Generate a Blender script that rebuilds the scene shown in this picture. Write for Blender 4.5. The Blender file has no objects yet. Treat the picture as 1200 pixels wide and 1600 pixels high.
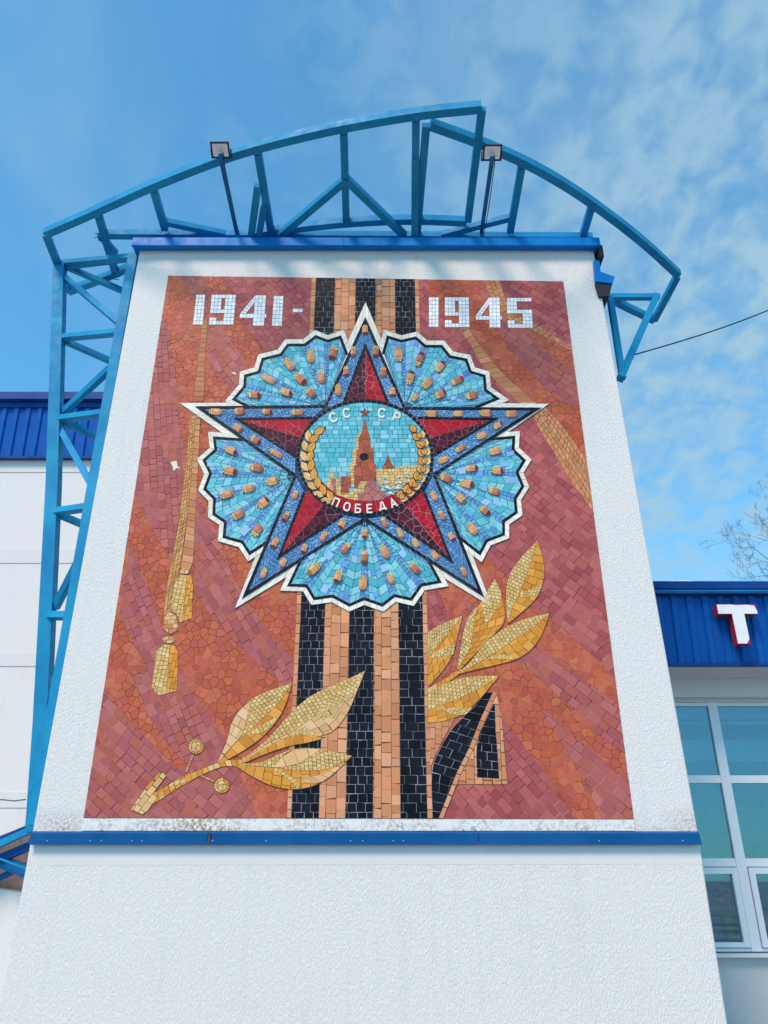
import bpy, math, random
from mathutils import Vector, Matrix
from mathutils.geometry import tessellate_polygon
random.seed(7)
R = math.radians
sc = bpy.context.scene

# ------------------------------------------------------------------ camera
PITCH = R(25.5); FPX = 1202.0; EYE = 1.6
cam_d = bpy.data.cameras.new('camera'); cam = bpy.data.objects.new('camera', cam_d)
sc.collection.objects.link(cam); sc.camera = cam
cam_d.sensor_fit = 'VERTICAL'; cam_d.sensor_height = 24.0; cam_d.lens = FPX/1600*24.0
cam_d.clip_start = 0.05; cam_d.clip_end = 3000
cam.location = (0, 0, EYE); cam.rotation_euler = (math.pi/2 + PITCH, 0, 0)
sc.render.resolution_x = 768; sc.render.resolution_y = 1024

# ------------------------------------------------------------------ light
SUN_D = Vector((1.24, 2.0, -2.72)).normalized()        # direction the light travels
sd = bpy.data.lights.new('sun', 'SUN'); sun = bpy.data.objects.new('sun', sd)
sc.collection.objects.link(sun)
sd.energy = 3.3; sd.angle = R(18); sd.color = (1.0, 0.73, 0.55)
sun.rotation_euler = (-SUN_D).to_track_quat('Z', 'Y').to_euler()
sun.location = (-6, -10, 20)
to_sun = -SUN_D
elev = math.asin(to_sun.z); azim = math.atan2(to_sun.x, to_sun.y)

world = bpy.data.worlds.new('World'); sc.world = world; world.use_nodes = True
def build_world():
    nt = world.node_tree; N = nt.nodes; L = nt.links; N.clear()
    out = N.new('ShaderNodeOutputWorld'); bg = N.new('ShaderNodeBackground')
    L.new(bg.outputs[0], out.inputs[0]); bg.inputs[1].default_value = 0.15
    sky = N.new('ShaderNodeTexSky'); sky.sky_type = 'NISHITA'; sky.sun_disc = False
    sky.sun_elevation = elev; sky.sun_rotation = azim
    sky.air_density = 1.0; sky.dust_density = 0.4; sky.ozone_density = 1.0
    gain = N.new('ShaderNodeMix'); gain.data_type = 'RGBA'; gain.blend_type = 'MULTIPLY'
    gain.inputs['Factor'].default_value = 1.0
    L.new(sky.outputs[0], gain.inputs['A']); gain.inputs['B'].default_value = (0.44, 1.38, 1.64, 1)
    tc = N.new('ShaderNodeTexCoord'); sep = N.new('ShaderNodeSeparateXYZ'); L.new(tc.outputs['Generated'], sep.inputs[0])
    def M(op, a, b=None, c=None, clamp=False):
        n = N.new('ShaderNodeMath'); n.operation = op; n.use_clamp = clamp
        for i, v in enumerate((a, b, c)):
            if v is None: continue
            if isinstance(v, (int, float)): n.inputs[i].default_value = v
            else: L.new(v, n.inputs[i])
        return n.outputs[0]
    zz = M('ADD', M('MAXIMUM', sep.outputs[2], 0.02), 0.24)
    cx = M('DIVIDE', sep.outputs[0], zz); cy = M('DIVIDE', sep.outputs[1], zz)
    cmb = N.new('ShaderNodeCombineXYZ'); L.new(cx, cmb.inputs[0]); L.new(cy, cmb.inputs[1])
    def noise(scale, detail, rough, dist=0.0, sx=1, sy=1, off=0, rot=0):
        mp = N.new('ShaderNodeMapping'); mp.inputs['Scale'].default_value = (sx, sy, 1)
        mp.inputs['Location'].default_value = (off, off*.7, off); mp.inputs['Rotation'].default_value = (0, 0, rot)
        L.new(cmb.outputs[0], mp.inputs[0])
        n = N.new('ShaderNodeTexNoise'); L.new(mp.outputs[0], n.inputs[0])
        n.inputs['Scale'].default_value = scale; n.inputs['Detail'].default_value = detail
        n.inputs['Roughness'].default_value = rough; n.inputs['Distortion'].default_value = dist
        return n.outputs['Fac']
    def rng(v, a, b, c=0, d=1):
        n = N.new('ShaderNodeMapRange'); n.inputs[1].default_value = a; n.inputs[2].default_value = b
        n.inputs[3].default_value = c; n.inputs[4].default_value = d; n.clamp = True; n.interpolation_type = 'SMOOTHSTEP'
        L.new(v, n.inputs[0]); return n.outputs[0]
    big = noise(0.9, 3, .5, .3, 1, 1, 3.1)
    rip = noise(25, 3, .5, .3, 1.0, .8, 1.7)
    rip2 = noise(6.0, 4, .5, .3, 1.0, 0.7, 5.7, .5)
    streak = noise(2.2, 5, .55, 1.0, 1.5, .35, 9.2, -.25)
    side = rng(M('ADD', cx, M('MULTIPLY', M('SUBTRACT', big, .5), .8)), -0.45, 0.60)      # denser cloud towards the east
    mott = M('ADD', M('MULTIPLY', rng(rip, .30, .70), .60), M('MULTIPLY', rng(rip2, .25, .75), .30))
    low = rng(sep.outputs[2], .08, .55)
    mott = M('ADD', M('MULTIPLY', mott, low), M('MULTIPLY', M('SUBTRACT', 1.0, low), .38))
    veil = M('MULTIPLY', side, M('ADD', mott, .24), clamp=True)
    thin = M('ADD', M('MULTIPLY', rng(streak, .42, .80), .30), .12)
    fac = M('MAXIMUM', M('MULTIPLY', veil, .86), thin)
    mix = N.new('ShaderNodeMix'); mix.data_type = 'RGBA'
    L.new(fac, mix.inputs['Factor']); L.new(gain.outputs['Result'], mix.inputs['A'])
    mix.inputs['B'].default_value = (2.35, 3.55, 4.30, 1)
    L.new(mix.outputs['Result'], bg.inputs[0])
build_world()
sc.view_settings.view_transform = 'Standard'; sc.view_settings.look = 'None'
sc.view_settings.gamma = 1.0; sc.view_settings.use_curve_mapping = False
sc.view_settings.exposure = 0.20
sc.cycles.use_denoising = True
sc.cycles.max_bounces = 6

# ------------------------------------------------------------------ helpers
COS, SIN = math.cos(PITCH), math.sin(PITCH)
def ray(x, y):
    a = (x-600)/FPX; u = (800-y)/FPX
    return Vector((a, COS-u*SIN, SIN+u*COS))
def atY(x, y, Y):
    d = ray(x, y); k = Y/d.y
    return Vector((d.x*k, Y, EYE + d.z*k))
def atH(x, y, h):                       # h above the eye
    d = ray(x, y); k = h/d.z
    return Vector((d.x*k, d.y*k, EYE + h))
WY = 8.0
def W(p):                               # photo point -> (u, z) on the mural wall
    v = atY(p[0], p[1], WY); return (v.x, v.z)
def C(ox, oy, s, pts): return [(ox+x/s, oy+y/s) for x, y in pts]

def srgb(r, g, b, k=1.0):
    def f(c):
        c /= 255; return (c/12.92 if c <= .04045 else ((c+.055)/1.055)**2.4)*k
    return (f(r), f(g), f(b), 1.0)

def link(o, parent=None):
    sc.collection.objects.link(o)
    if parent is not None: o.parent = parent
    return o
def empty(name, loc=(0, 0, 0)):
    o = bpy.data.objects.new(name, None); o.location = loc; o.empty_display_size = .2
    return link(o)
def tag(o, label=None, cat=None, group=None, kind=None):
    if label: o['label'] = label
    if cat: o['category'] = cat
    if group: o['group'] = group
    if kind: o['kind'] = kind
    return o

class MB:
    def __init__(s): s.v = []; s.f = []; s.m = []; s.c = []
    def add(s, verts, faces, m=0, col=None):
        b = len(s.v); s.v += [tuple(v) for v in verts]
        for f in faces:
            s.f.append([b+i for i in f]); s.m.append(m); s.c.append(col)
    def box(s, x0, y0, z0, x1, y1, z1, m=0, col=None):
        V = [(x, y, z) for z in (z0, z1) for y in (y0, y1) for x in (x0, x1)]
        s.add(V, [(0, 2, 3, 1), (4, 5, 7, 6), (0, 1, 5, 4), (2, 6, 7, 3), (0, 4, 6, 2), (1, 3, 7, 5)], m, col)
    def prism(s, poly, ax, a0, a1, m=0, col=None):
        """poly of 2D points in the plane across axis ax, from a0 to a1"""
        def P(p, a):
            return {'y': (p[0], a, p[1]), 'x': (a, p[0], p[1]), 'z': (p[0], p[1], a)}[ax]
        n = len(poly); V = [P(p, a0) for p in poly]+[P(p, a1) for p in poly]
        tri = tessellate_polygon([[Vector((p[0], p[1], 0)) for p in poly]])
        F = [tuple(t) for t in tri]+[tuple(n+i for i in reversed(t)) for t in tri]
        F += [(i, (i+1) % n, n+(i+1) % n, n+i) for i in range(n)]
        s.add(V, F, m, col)
    def bar(s, pts, w, h, up=Vector((0, 0, 1)), m=0):
        """square tube swept along pts, w across, h along up"""
        pts = [Vector(p) for p in pts]; n = len(pts); rings = []
        for i, p in enumerate(pts):
            d0 = (pts[i]-pts[i-1]).normalized() if i else None
            d1 = (pts[i+1]-pts[i]).normalized() if i < n-1 else None
            t = (d0 or d1) if (d0 is None or d1 is None) else (d0+d1).normalized()
            k = 1.0 if (d0 is None or d1 is None) else 1/max(.5, t.dot(d0))
            side = t.cross(up).normalized(); u = side.cross(t).normalized()
            rings.append([p+side*w/2*k*a+u*h/2*b for a, b in ((-1, -1), (1, -1), (1, 1), (-1, 1))])
        b = len(s.v)
        V = [v for r in rings for v in r]; F = []
        for i in range(n-1):
            for j in range(4):
                F.append((4*i+j, 4*i+(j+1) % 4, 4*i+4+(j+1) % 4, 4*i+4+j))
        F += [(3, 2, 1, 0), tuple(4*(n-1)+j for j in range(4))]
        s.add(V, F, m)
    def tube(s, pts, r, n=6, m=0):
        pts = [Vector(p) for p in pts]; rr = r if isinstance(r, (list, tuple)) else [r]*len(pts)
        V = []; F = []
        for i, p in enumerate(pts):
            t = (pts[min(i+1, len(pts)-1)]-pts[max(i-1, 0)]).normalized()
            a = t.orthogonal().normalized() if i == 0 else (a-t*a.dot(t)).normalized()
            b = t.cross(a)
            V += [p+(a*math.cos(2*math.pi*j/n)+b*math.sin(2*math.pi*j/n))*rr[i] for j in range(n)]
        for i in range(len(pts)-1):
            for j in range(n): F.append((n*i+j, n*i+(j+1) % n, n*i+n+(j+1) % n, n*i+n+j))
        s.add(V, F, m)
    def mesh(s, name, mats, bevel=0):
        me = bpy.data.meshes.new(name); me.from_pydata(s.v, [], s.f)
        if not isinstance(mats, (list, tuple)): mats = [mats]
        for m in mats: me.materials.append(m)
        me.polygons.foreach_set('material_index', s.m)
        if any(c is not None for c in s.c):
            at = me.color_attributes.new('tint', 'FLOAT_COLOR', 'CORNER'); buf = []
            for f, c in zip(s.f, s.c):
                buf += list(c or (1, 1, 1, 1))*len(f)
            at.data.foreach_set('color', buf)
        me.validate(clean_customdata=False); me.update()
        if bevel:
            import bmesh
            bm = bmesh.new(); bm.from_mesh(me); bmesh.ops.remove_doubles(bm, verts=bm.verts, dist=1e-5)
            bmesh.ops.recalc_face_normals(bm, faces=bm.faces)
            es = [e for e in bm.edges if len(e.link_faces) == 2 and e.calc_face_angle(0) > .5]
            bmesh.ops.bevel(bm, geom=es, offset=bevel, segments=2, affect='EDGES', clamp_overlap=True)
            bm.to_mesh(me); bm.free()
        return me
    def build(s, name, mats, parent=None, bevel=0):
        return link(bpy.data.objects.new(name, s.mesh(name, mats, bevel)), parent)

# ------------------------------------------------------------------ materials
def mat(name, rough=.6, metal=0.0, spec=.5):
    m = bpy.data.materials.new(name); m.use_nodes = True; nt = m.node_tree
    b = nt.nodes['Principled BSDF']; b.inputs['Roughness'].default_value = rough
    b.inputs['Metallic'].default_value = metal; b.inputs['Specular IOR Level'].default_value = spec
    return m, nt, b
def nd(nt, t, **k):
    n = nt.nodes.new(t)
    for a, v in k.items(): setattr(n, a, v)
    return n
def mapping(nt, scale=(1, 1, 1), coord='Object', rot=(0, 0, 0)):
    tc = nd(nt, 'ShaderNodeTexCoord'); mp = nd(nt, 'ShaderNodeMapping')
    mp.inputs['Scale'].default_value = scale; mp.inputs['Rotation'].default_value = rot
    nt.links.new(tc.outputs[coord], mp.inputs[0]); return mp.outputs[0]
def noise(nt, vec, scale, detail=4, rough=.55, dist=0):
    n = nd(nt, 'ShaderNodeTexNoise'); nt.links.new(vec, n.inputs['Vector'])
    n.inputs['Scale'].default_value = scale; n.inputs['Detail'].default_value = detail
    n.inputs['Roughness'].default_value = rough; n.inputs['Distortion'].default_value = dist
    return n.outputs['Fac']
def rng(nt, v, a, b, c=0., d=1.):
    n = nd(nt, 'ShaderNodeMapRange'); n.clamp = True
    for i, x in enumerate((a, b, c, d)): n.inputs[i+1].default_value = x
    nt.links.new(v, n.inputs[0]); return n.outputs[0]
def mth(nt, op, a, b=None, clamp=False):
    n = nd(nt, 'ShaderNodeMath', operation=op, use_clamp=clamp)
    for i, v in enumerate((a, b)):
        if v is None: continue
        if isinstance(v, (int, float)): n.inputs[i].default_value = v
        else: nt.links.new(v, n.inputs[i])
    return n.outputs[0]
def mixc(nt, f, a, b, blend='MIX'):
    n = nd(nt, 'ShaderNodeMix', data_type='RGBA', blend_type=blend)
    for key, v in (('Factor', f), ('A', a), ('B', b)):
        if isinstance(v, (int, float)): n.inputs[key].default_value = v
        elif isinstance(v, tuple): n.inputs[key].default_value = v
        else: nt.links.new(v, n.inputs[key])
    return n.outputs['Result']
def bump(nt, b, h, strength, dist):
    n = nd(nt, 'ShaderNodeBump'); n.inputs['Strength'].default_value = strength
    n.inputs['Distance'].default_value = dist; nt.links.new(h, n.inputs['Height'])
    nt.links.new(n.outputs[0], b.inputs['Normal'])

def stucco(name, base=(.825, .785, .75, 1), amp=.007, strength=.8, stain=0, grime=.25, smooth=False):
    m, nt, b = mat(name, .85, spec=.25)
    v = mapping(nt, (1, 1, .36)); vi = mapping(nt, (1, 1, 1))
    big = noise(nt, vi, .9, 5, .6); fine = noise(nt, v, 80, 5, .68, .2)
    col = mixc(nt, rng(nt, big, .35, .75, 0, .25), base, tuple(c*.90 for c in base[:3])+(1,))
    pits = rng(nt, fine, .34, .22, 0, grime*.7)
    col = mixc(nt, mth(nt, 'MULTIPLY', pits, rng(nt, noise(nt, vi, 1.3, 4), .45, .65)), col, (.16, .15, .15, 1))
    # rain streaks
    stre = noise(nt, mapping(nt, (5, 5, .25)), 1.6, 5, .6)
    col = mixc(nt, rng(nt, stre, .56, .85, 0, .20), col, (.42, .42, .43, 1))
    if stain:
        sep = nd(nt, 'ShaderNodeSeparateXYZ'); tc = nd(nt, 'ShaderNodeTexCoord'); nt.links.new(tc.outputs['Object'], sep.inputs[0])
        low = mth(nt, 'MULTIPLY', rng(nt, sep.outputs[2], stain+.26, stain, 0, 1), mth(nt, 'GREATER_THAN', sep.outputs[2], stain-.02))
        s2 = rng(nt, noise(nt, vi, 3.0, 6, .7), .38, .60)
        spk = rng(nt, noise(nt, vi, 40, 3, .6), .42, .62)
        f = mth(nt, 'MULTIPLY', mth(nt, 'MULTIPLY', low, s2), spk, True)
        rust = rng(nt, noise(nt, vi, 1.1, 3), .50, .62)
        col = mixc(nt, mth(nt, 'MULTIPLY', f, .95), col, mixc(nt, rust, (.17, .15, .14, 1), (.30, .15, .07, 1)))
        hot = nd(nt, 'ShaderNodeVectorMath', operation='DISTANCE'); nt.links.new(tc.outputs['Object'], hot.inputs[0])
        hot.inputs[1].default_value = (-1.78, WY, stain+.06)
        hf = mth(nt, 'MULTIPLY', mth(nt, 'MULTIPLY', rng(nt, hot.outputs['Value'], .55, .08, 0, 1), spk), mth(nt, 'GREATER_THAN', sep.outputs[2], stain-.02))
        col = mixc(nt, mth(nt, 'MULTIPLY', hf, .85), col, (.34, .17, .07, 1))
    nt.links.new(col, b.inputs['Base Color'])
    if smooth:
        bump(nt, b, noise(nt, vi, 22, 4), .25, .003)
    else:
        h = mth(nt, 'ADD', rng(nt, fine, .40, .60), mth(nt, 'MULTIPLY', noise(nt, v, 130, 3), .4))
        bump(nt, b, h, strength, amp)
    return m
LEDGE_Z = atY(600, 1303, WY).z
M_STUCCO = stucco('white_stucco', stain=LEDGE_Z, grime=.5, strength=.66)
M_STUCCO2 = stucco('white_stucco_far', base=(.74, .715, .70, 1), amp=.006, strength=.4, grime=.15)
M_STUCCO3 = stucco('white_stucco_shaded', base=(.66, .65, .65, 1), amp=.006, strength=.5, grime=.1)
M_SMOOTH = stucco('smooth_plaster', base=(.68, .665, .65, 1), smooth=True, grime=.1)
M_PLASTER_EDGE = stucco('smooth_plaster_edge', base=(.76, .75, .73, 1), smooth=True, grime=.1, stain=LEDGE_Z)
M_GREYWALL = stucco('grey_plaster', base=(.40, .39, .38, 1), smooth=True)

def paint(name, c1, c2, rough=.45, chips=.45, edge=(.13, .055, .03, 1)):
    m, nt, b = mat(name, rough, spec=.12)
    vi = mapping(nt, (1, 1, 1))
    f = rng(nt, noise(nt, vi, 2.3, 6, .65), .35, .68)
    col = mixc(nt, f, c1, c2)
    f2 = rng(nt, noise(nt, vi, 26, 4, .6), .64, .72, 0, chips)
    col = mixc(nt, f2, col, edge or (.05, .06, .07, 1))
    st = rng(nt, noise(nt, mapping(nt, (9, 9, 1)), 3, 5, .6), .55, .8, 0, .3)
    fd = rng(nt, noise(nt, vi, .8, 4, .6), .5, .72, 0, .30)
    col = mixc(nt, fd, col, tuple(min(1, c*1.25+.02) for c in c2[:3])+(1,))
    col = mixc(nt, st, col, tuple(c*.6 for c in c1[:3])+(1,))
    nt.links.new(col, b.inputs['Base Color'])
    nt.links.new(rng(nt, noise(nt, vi, 7, 4), .3, .7, rough-.1, rough+.2), b.inputs['Roughness'])
    bump(nt, b, noise(nt, vi, 60, 3), .15, .002)
    return m
M_STEEL = paint('turquoise_painted_steel', (.008, .20, .42, 1), (.014, .29, .50, 1), .5)
M_STEEL2 = paint('blue_painted_steel', (.008, .11, .30, 1), (.012, .15, .36, 1), .45)
M_CAP = paint('ultramarine_sheet_metal', (.004, .17, .52, 1), (.006, .21, .58, 1), .35, .25)
M_LEDGE = paint('blue_flashing_metal', (.004, .07, .225, 1), (.006, .095, .28, 1), .35, .35)
M_FASCIA = paint('blue_corrugated_metal', (.004, .085, .36, 1), (.006, .11, .44, 1), .32, .06)
M_FASCIA_D = paint('dark_blue_trim_metal', (.004, .045, .20, 1), (.006, .06, .26, 1), .35, .1)

def plain(name, c, rough=.5, metal=0., var=.15, scale=14, spec=.5):
    m, nt, b = mat(name, rough, metal, spec)
    vi = mapping(nt); f = noise(nt, vi, scale, 4)
    nt.links.new(mixc(nt, rng(nt, f, .3, .7), tuple(x*(1-var) for x in c[:3])+(1,), tuple(min(1, x*(1+var)) for x in c[:3])+(1,)), b.inputs['Base Color'])
    bump(nt, b, noise(nt, vi, 70, 3), .1, .001)
    return m
M_BLACK = plain('black_powder_coat', (.012, .012, .016), .4)
M_DARK = plain('dark_bitumen', (.02, .018, .02), .8)
M_CHROME = plain('matt_reflector', (.95, .95, .95), .5, .0, .02)
M_PVC = plain('white_pvc', (.72, .76, .80), .35, var=.03)
M_SNOW = plain('snow', (.86, .88, .92), .8, var=.03)
M_BARK = plain('dark_bark', (.075, .055, .05), .9, var=.3)
M_WHITE = plain('white_enamel', (.80, .81, .83), .35, var=.06)
M_RED = plain('red_enamel', (.42, .012, .03), .4, var=.15)
M_POT1 = plain('green_plastic', (.04, .42, .16), .45)
M_POT2 = plain('white_ceramic', (.80, .80, .76), .4)
M_PLANT = plain('plant_green', (.045, .10, .035), .6, var=.4)
M_SOIL = plain('brown_soffit', (.17, .13, .12), .9, var=.25)
M_ROOM = plain('room_wall', (.34, .42, .48), .9)
M_ROOM_F = plain('room_floor', (.16, .18, .20), .8)
M_REFLECTION = plain('pale_reflection', (.50, .58, .60), .9, var=.05)

def glass_mat():
    m = bpy.data.materials.new('window_glass'); m.use_nodes = True; nt = m.node_tree; nt.nodes.clear()
    out = nd(nt, 'ShaderNodeOutputMaterial'); tr = nd(nt, 'ShaderNodeBsdfTransparent'); gl = nd(nt, 'ShaderNodeBsdfGlossy')
    tr.inputs[0].default_value = (.80, .93, .97, 1); gl.inputs[0].default_value = (.46, .62, .72, 1); gl.inputs['Roughness'].default_value = .015
    mx = nd(nt, 'ShaderNodeMixShader'); fr = nd(nt, 'ShaderNodeFresnel'); fr.inputs[0].default_value = 1.6
    nt.links.new(mth(nt, 'ADD', mth(nt, 'MULTIPLY', fr.outputs[0], 1.1), .17, True), mx.inputs[0])
    vi = mapping(nt); bp = nd(nt, 'ShaderNodeBump'); bp.inputs['Strength'].default_value = .006; bp.inputs['Distance'].default_value = .02
    nt.links.new(noise(nt, vi, 1.5, 2), bp.inputs['Height']); nt.links.new(bp.outputs[0], gl.inputs['Normal'])
    nt.links.new(tr.outputs[0], mx.inputs[1]); nt.links.new(gl.outputs[0], mx.inputs[2]); nt.links.new(mx.outputs[0], out.inputs[0])
    return m
M_GLASS = glass_mat()

def ceramic():
    m, nt, b = mat('glazed_tile', .42, spec=.11)
    at = nd(nt, 'ShaderNodeAttribute', attribute_name='tint')
    vi = mapping(nt)
    f = noise(nt, vi, 34, 5, .65)
    col = mixc(nt, rng(nt, f, .35, .7, 0, .22), at.outputs['Color'], mixc(nt, 1.0, at.outputs['Color'], (.60, .56, .54, 1), 'MULTIPLY'))
    w = nd(nt, 'ShaderNodeTexWave'); w.inputs['Scale'].default_value = 34; w.inputs['Distortion'].default_value = .4
    nt.links.new(mapping(nt, (1, 1, 1), rot=(0, R(42), 0)), w.inputs['Vector'])
    hf = mth(nt, 'MULTIPLY', rng(nt, w.outputs['Fac'], .55, .8), mth(nt, 'SUBTRACT', 1.0, at.outputs['Alpha']))
    col = mixc(nt, mth(nt, 'MULTIPLY', hf, .45), col, mixc(nt, 1.0, col, (.42, .30, .25, 1), 'MULTIPLY'))
    wh = rng(nt, noise(nt, vi, 2.2, 6, .7), 0.62, .9, 0, .10)
    col = mixc(nt, wh, col, (.52, .40, .36, 1))
    nt.links.new(col, b.inputs['Base Color'])
    nt.links.new(rng(nt, f, .3, .7, .34, .62), b.inputs['Roughness'])
    bump(nt, b, noise(nt, vi, 55, 3), .2, .002)
    return m
M_TILE = ceramic()
def grout(name, dark, light, lo=.46, hi=.60, scale=2.6):
    m, nt, b = mat(name, .9, spec=.1); vi = mapping(nt)
    f = rng(nt, noise(nt, vi, scale, 5, .65), lo, hi)
    nt.links.new(mixc(nt, f, dark, light), b.inputs['Base Color']); bump(nt, b, noise(nt, vi, 90, 3), .4, .002)
    return m
G_RED = grout('drapery_mortar', (.10, .032, .024, 1), (.58, .27, .21, 1), .48, .60, 2.6)
G_DARK = grout('dark_mortar', (.035, .03, .035, 1), (.12, .09, .08, 1))
G_PALE = grout('pale_mortar', (.16, .15, .17, 1), (.42, .40, .40, 1))
G_BLUE = grout('blue_mortar', (.02, .05, .10, 1), (.07, .15, .24, 1))
G_STAR = grout('star_mortar', (.010, .035, .10, 1), (.03, .08, .18, 1))
G_GOLD = grout('brown_mortar', (.12, .055, .02, 1), (.24, .13, .06, 1))

# ------------------------------------------------------------------ ground
g = MB(); g.add([(-600, -600, 0), (600, -600, 0), (600, 900, 0), (-600, 900, 0)], [(0, 1, 2, 3)])
mg, nt, b = mat('trampled_snow', .85)
vi = mapping(nt); nt.links.new(mixc(nt, rng(nt, noise(nt, vi, .35, 6, .6), .38, .60), (.12, .12, .12, 1), (.36, .36, .37, 1)), b.inputs['Base Color'])
bump(nt, b, noise(nt, vi, 3, 6), .6, .08)
tag(g.build('ground', mg), kind='structure')

# ------------------------------------------------------------------ tower
tower = tag(empty('tower', (0, WY+2, 0)), 'white stucco tower block with blue sheet cap carrying the star mosaic', 'tower')
def tpart(mb, name, m, bevel=0):
    o = mb.build(name, m, tower, bevel); o.matrix_parent_inverse = Matrix.Translation((0, -(WY+2), 0)); return o
TL, TR = atY(219, 386, WY), atY(927, 386, WY)
ML, MR = atY(50, 1302, WY), atY(1091, 1302, WY)
BACK = WY+4.2
BAND_T = atY(600, 1352, WY).z
BLx, BRx = atY(-62, 1900, WY), atY(1183, 1900, WY)
kL = (ML.x-BLx.x)/(ML.z-BLx.z); kR = (MR.x-BRx.x)/(MR.z-BRx.z)
mb = MB()
outline = [(ML.x-kL*ML.z, 0), (MR.x-kR*MR.z, 0), (MR.x, MR.z), (TR.x, TR.z), (TL.x, TL.z), (ML.x, ML.z)]
mb.prism(outline, 'y', WY, BACK)
tpart(mb, 'wall', M_STUCCO, .012)
# smooth plaster bands
def quadslab(name, pts, y0, y1, m):
    mb = MB(); mb.prism([W(p) for p in pts], 'y', y0, y1); return tpart(mb, name, m)
quadslab('smooth_band', [(47, 1318), (1093, 1316), (1097, 1350), (58, 1352)], WY-.0015, WY+.02, M_SMOOTH)
quadslab('smooth_band', [(224, 388), (918, 388), (921, 404), (222, 404)], WY-.004, WY+.02, M_SMOOTH)
# plaster margin round the mural
PT = [(263, 431), (880, 440), (990, 1280), (131, 1278)]
quadslab('plaster_margin', [(131, 1279), (990, 1281), (992, 1298), (128, 1298)], WY-.010, WY+.02, M_PLASTER_EDGE)
quadslab('plaster_margin', [(566, 404), (578, 404), (578, 430), (566, 430)], WY-.003, WY+.02, M_SMOOTH)
quadslab('plaster_margin', [(872, 404), (884, 404), (886, 438), (873, 438)], WY-.003, WY+.02, M_SMOOTH)
# cap
capz0 = atY(600, 384, WY-.12).z; capz1 = capz0+.15
CL, CR = TL.x-.07, TR.x+.06
nseg = 3; xs = [CL, CL+(CR-CL)*.45, CL+(CR-CL)*.46+.02, CR]
xs = [CL, atY(537, 380, WY-.12).x, atY(777, 380, WY-.12).x, CR]
for i in range(3):
    mb = MB(); x0, x1 = xs[i], xs[i+1]-(.004 if i < 2 else 0)
    y0 = WY-.12
    prof = [(y0, capz0), (y0-.012, capz0), (y0-.012, capz0+.012), (y0, capz0+.02), (y0, capz1), (BACK+.12, capz1+.05), (BACK+.12, capz1), (y0+.03, capz0+.02), (y0+.03, capz0)]
    mb.prism(prof, 'x', x0, x1); tpart(mb, 'roof_cap', M_CAP)
mb = MB(); mb.box(CL+.03, WY-.085, TR.z-.01, CR-.03, BACK+.05, capz1-.03); tpart(mb, 'roof_slab', M_DARK)
# ragged mastic under the cap
mb = MB(); x = CL+.08
while x < CR-.1:
    l = random.uniform(.05, .22); d = random.uniform(.01, .035)
    mb.box(x, WY-.03, TR.z-.012-d, x+l, WY+.02, TR.z-.004+.004*random.random()); x += l+random.uniform(.0, .1)
tpart(mb, 'mastic_bead', M_DARK)['kind'] = 'stuff'
# side fascia + gutter end on the right
mb = MB(); mb.box(CR-.02, WY-.09, capz0-.16, CR+.035, WY+.9, capz0+.04); tpart(mb, 'side_flashing', M_DARK)
def gp(x, y, Y=WY-.04): v = atY(x, y, Y); return (v.x, v.z)
mb = MB(); mb.prism([gp(927, 408), gp(936, 409), gp(938, 426), gp(960, 434), gp(957, 444), gp(930, 441)], 'y', WY-.06, WY+1.5)
tpart(mb, 'gutter', M_CAP)
mb = MB(); mb.prism([gp(930, 443), gp(956, 446), gp(952, 462), gp(936, 463)], 'y', WY-.04, WY+1.5)
tpart(mb, 'gutter_underside', M_DARK)
mb = MB(); mb.tube([atY(934, 408, WY-.02), atY(939, 393, WY-.02)], .008, 5); tpart(mb, 'wire_end', M_BLACK)
# ledge: two-step flashing in four lengths
lx = [47, 325, 748, 1094]
for i in range(3):
    y0 = WY-.045
    za, zm, zb = atY(600, 1302, y0).z, atY(600, 1311, y0).z, atY(600, 1320, y0-.02).z
    x0 = atY(lx[i], 1310, y0).x; x1 = atY(lx[i+1], 1310, y0).x-(.006 if i < 2 else 0)
    mb = MB()
    prof = [(WY-.005, za+.02), (y0, za), (y0, zm+.006), (y0-.02, zm), (y0-.02, zb), (y0-.012, zb), (y0-.012, zm-.004), (WY-.005, zm-.02)]
    mb.prism(prof, 'x', x0, x1); o = tpart(mb, 'ledge', M_LEDGE)
mb = MB()
for i in range(13):
    xx = random.uniform(-3.35, 3.15); mb.box(xx, WY-.069, za-.07, xx+.007, WY-.063, za-.063)
tpart(mb, 'ledge_screws', M_PVC)['kind'] = 'stuff'
# rust seam
mb = MB(); xx = atY(325, 1310, WY-.1).x; mb.box(xx-.006, WY-.069, zb-.003, xx+.010, WY-.04, za+.004); tpart(mb, 'ledge_joint', M_BARK)

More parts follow.
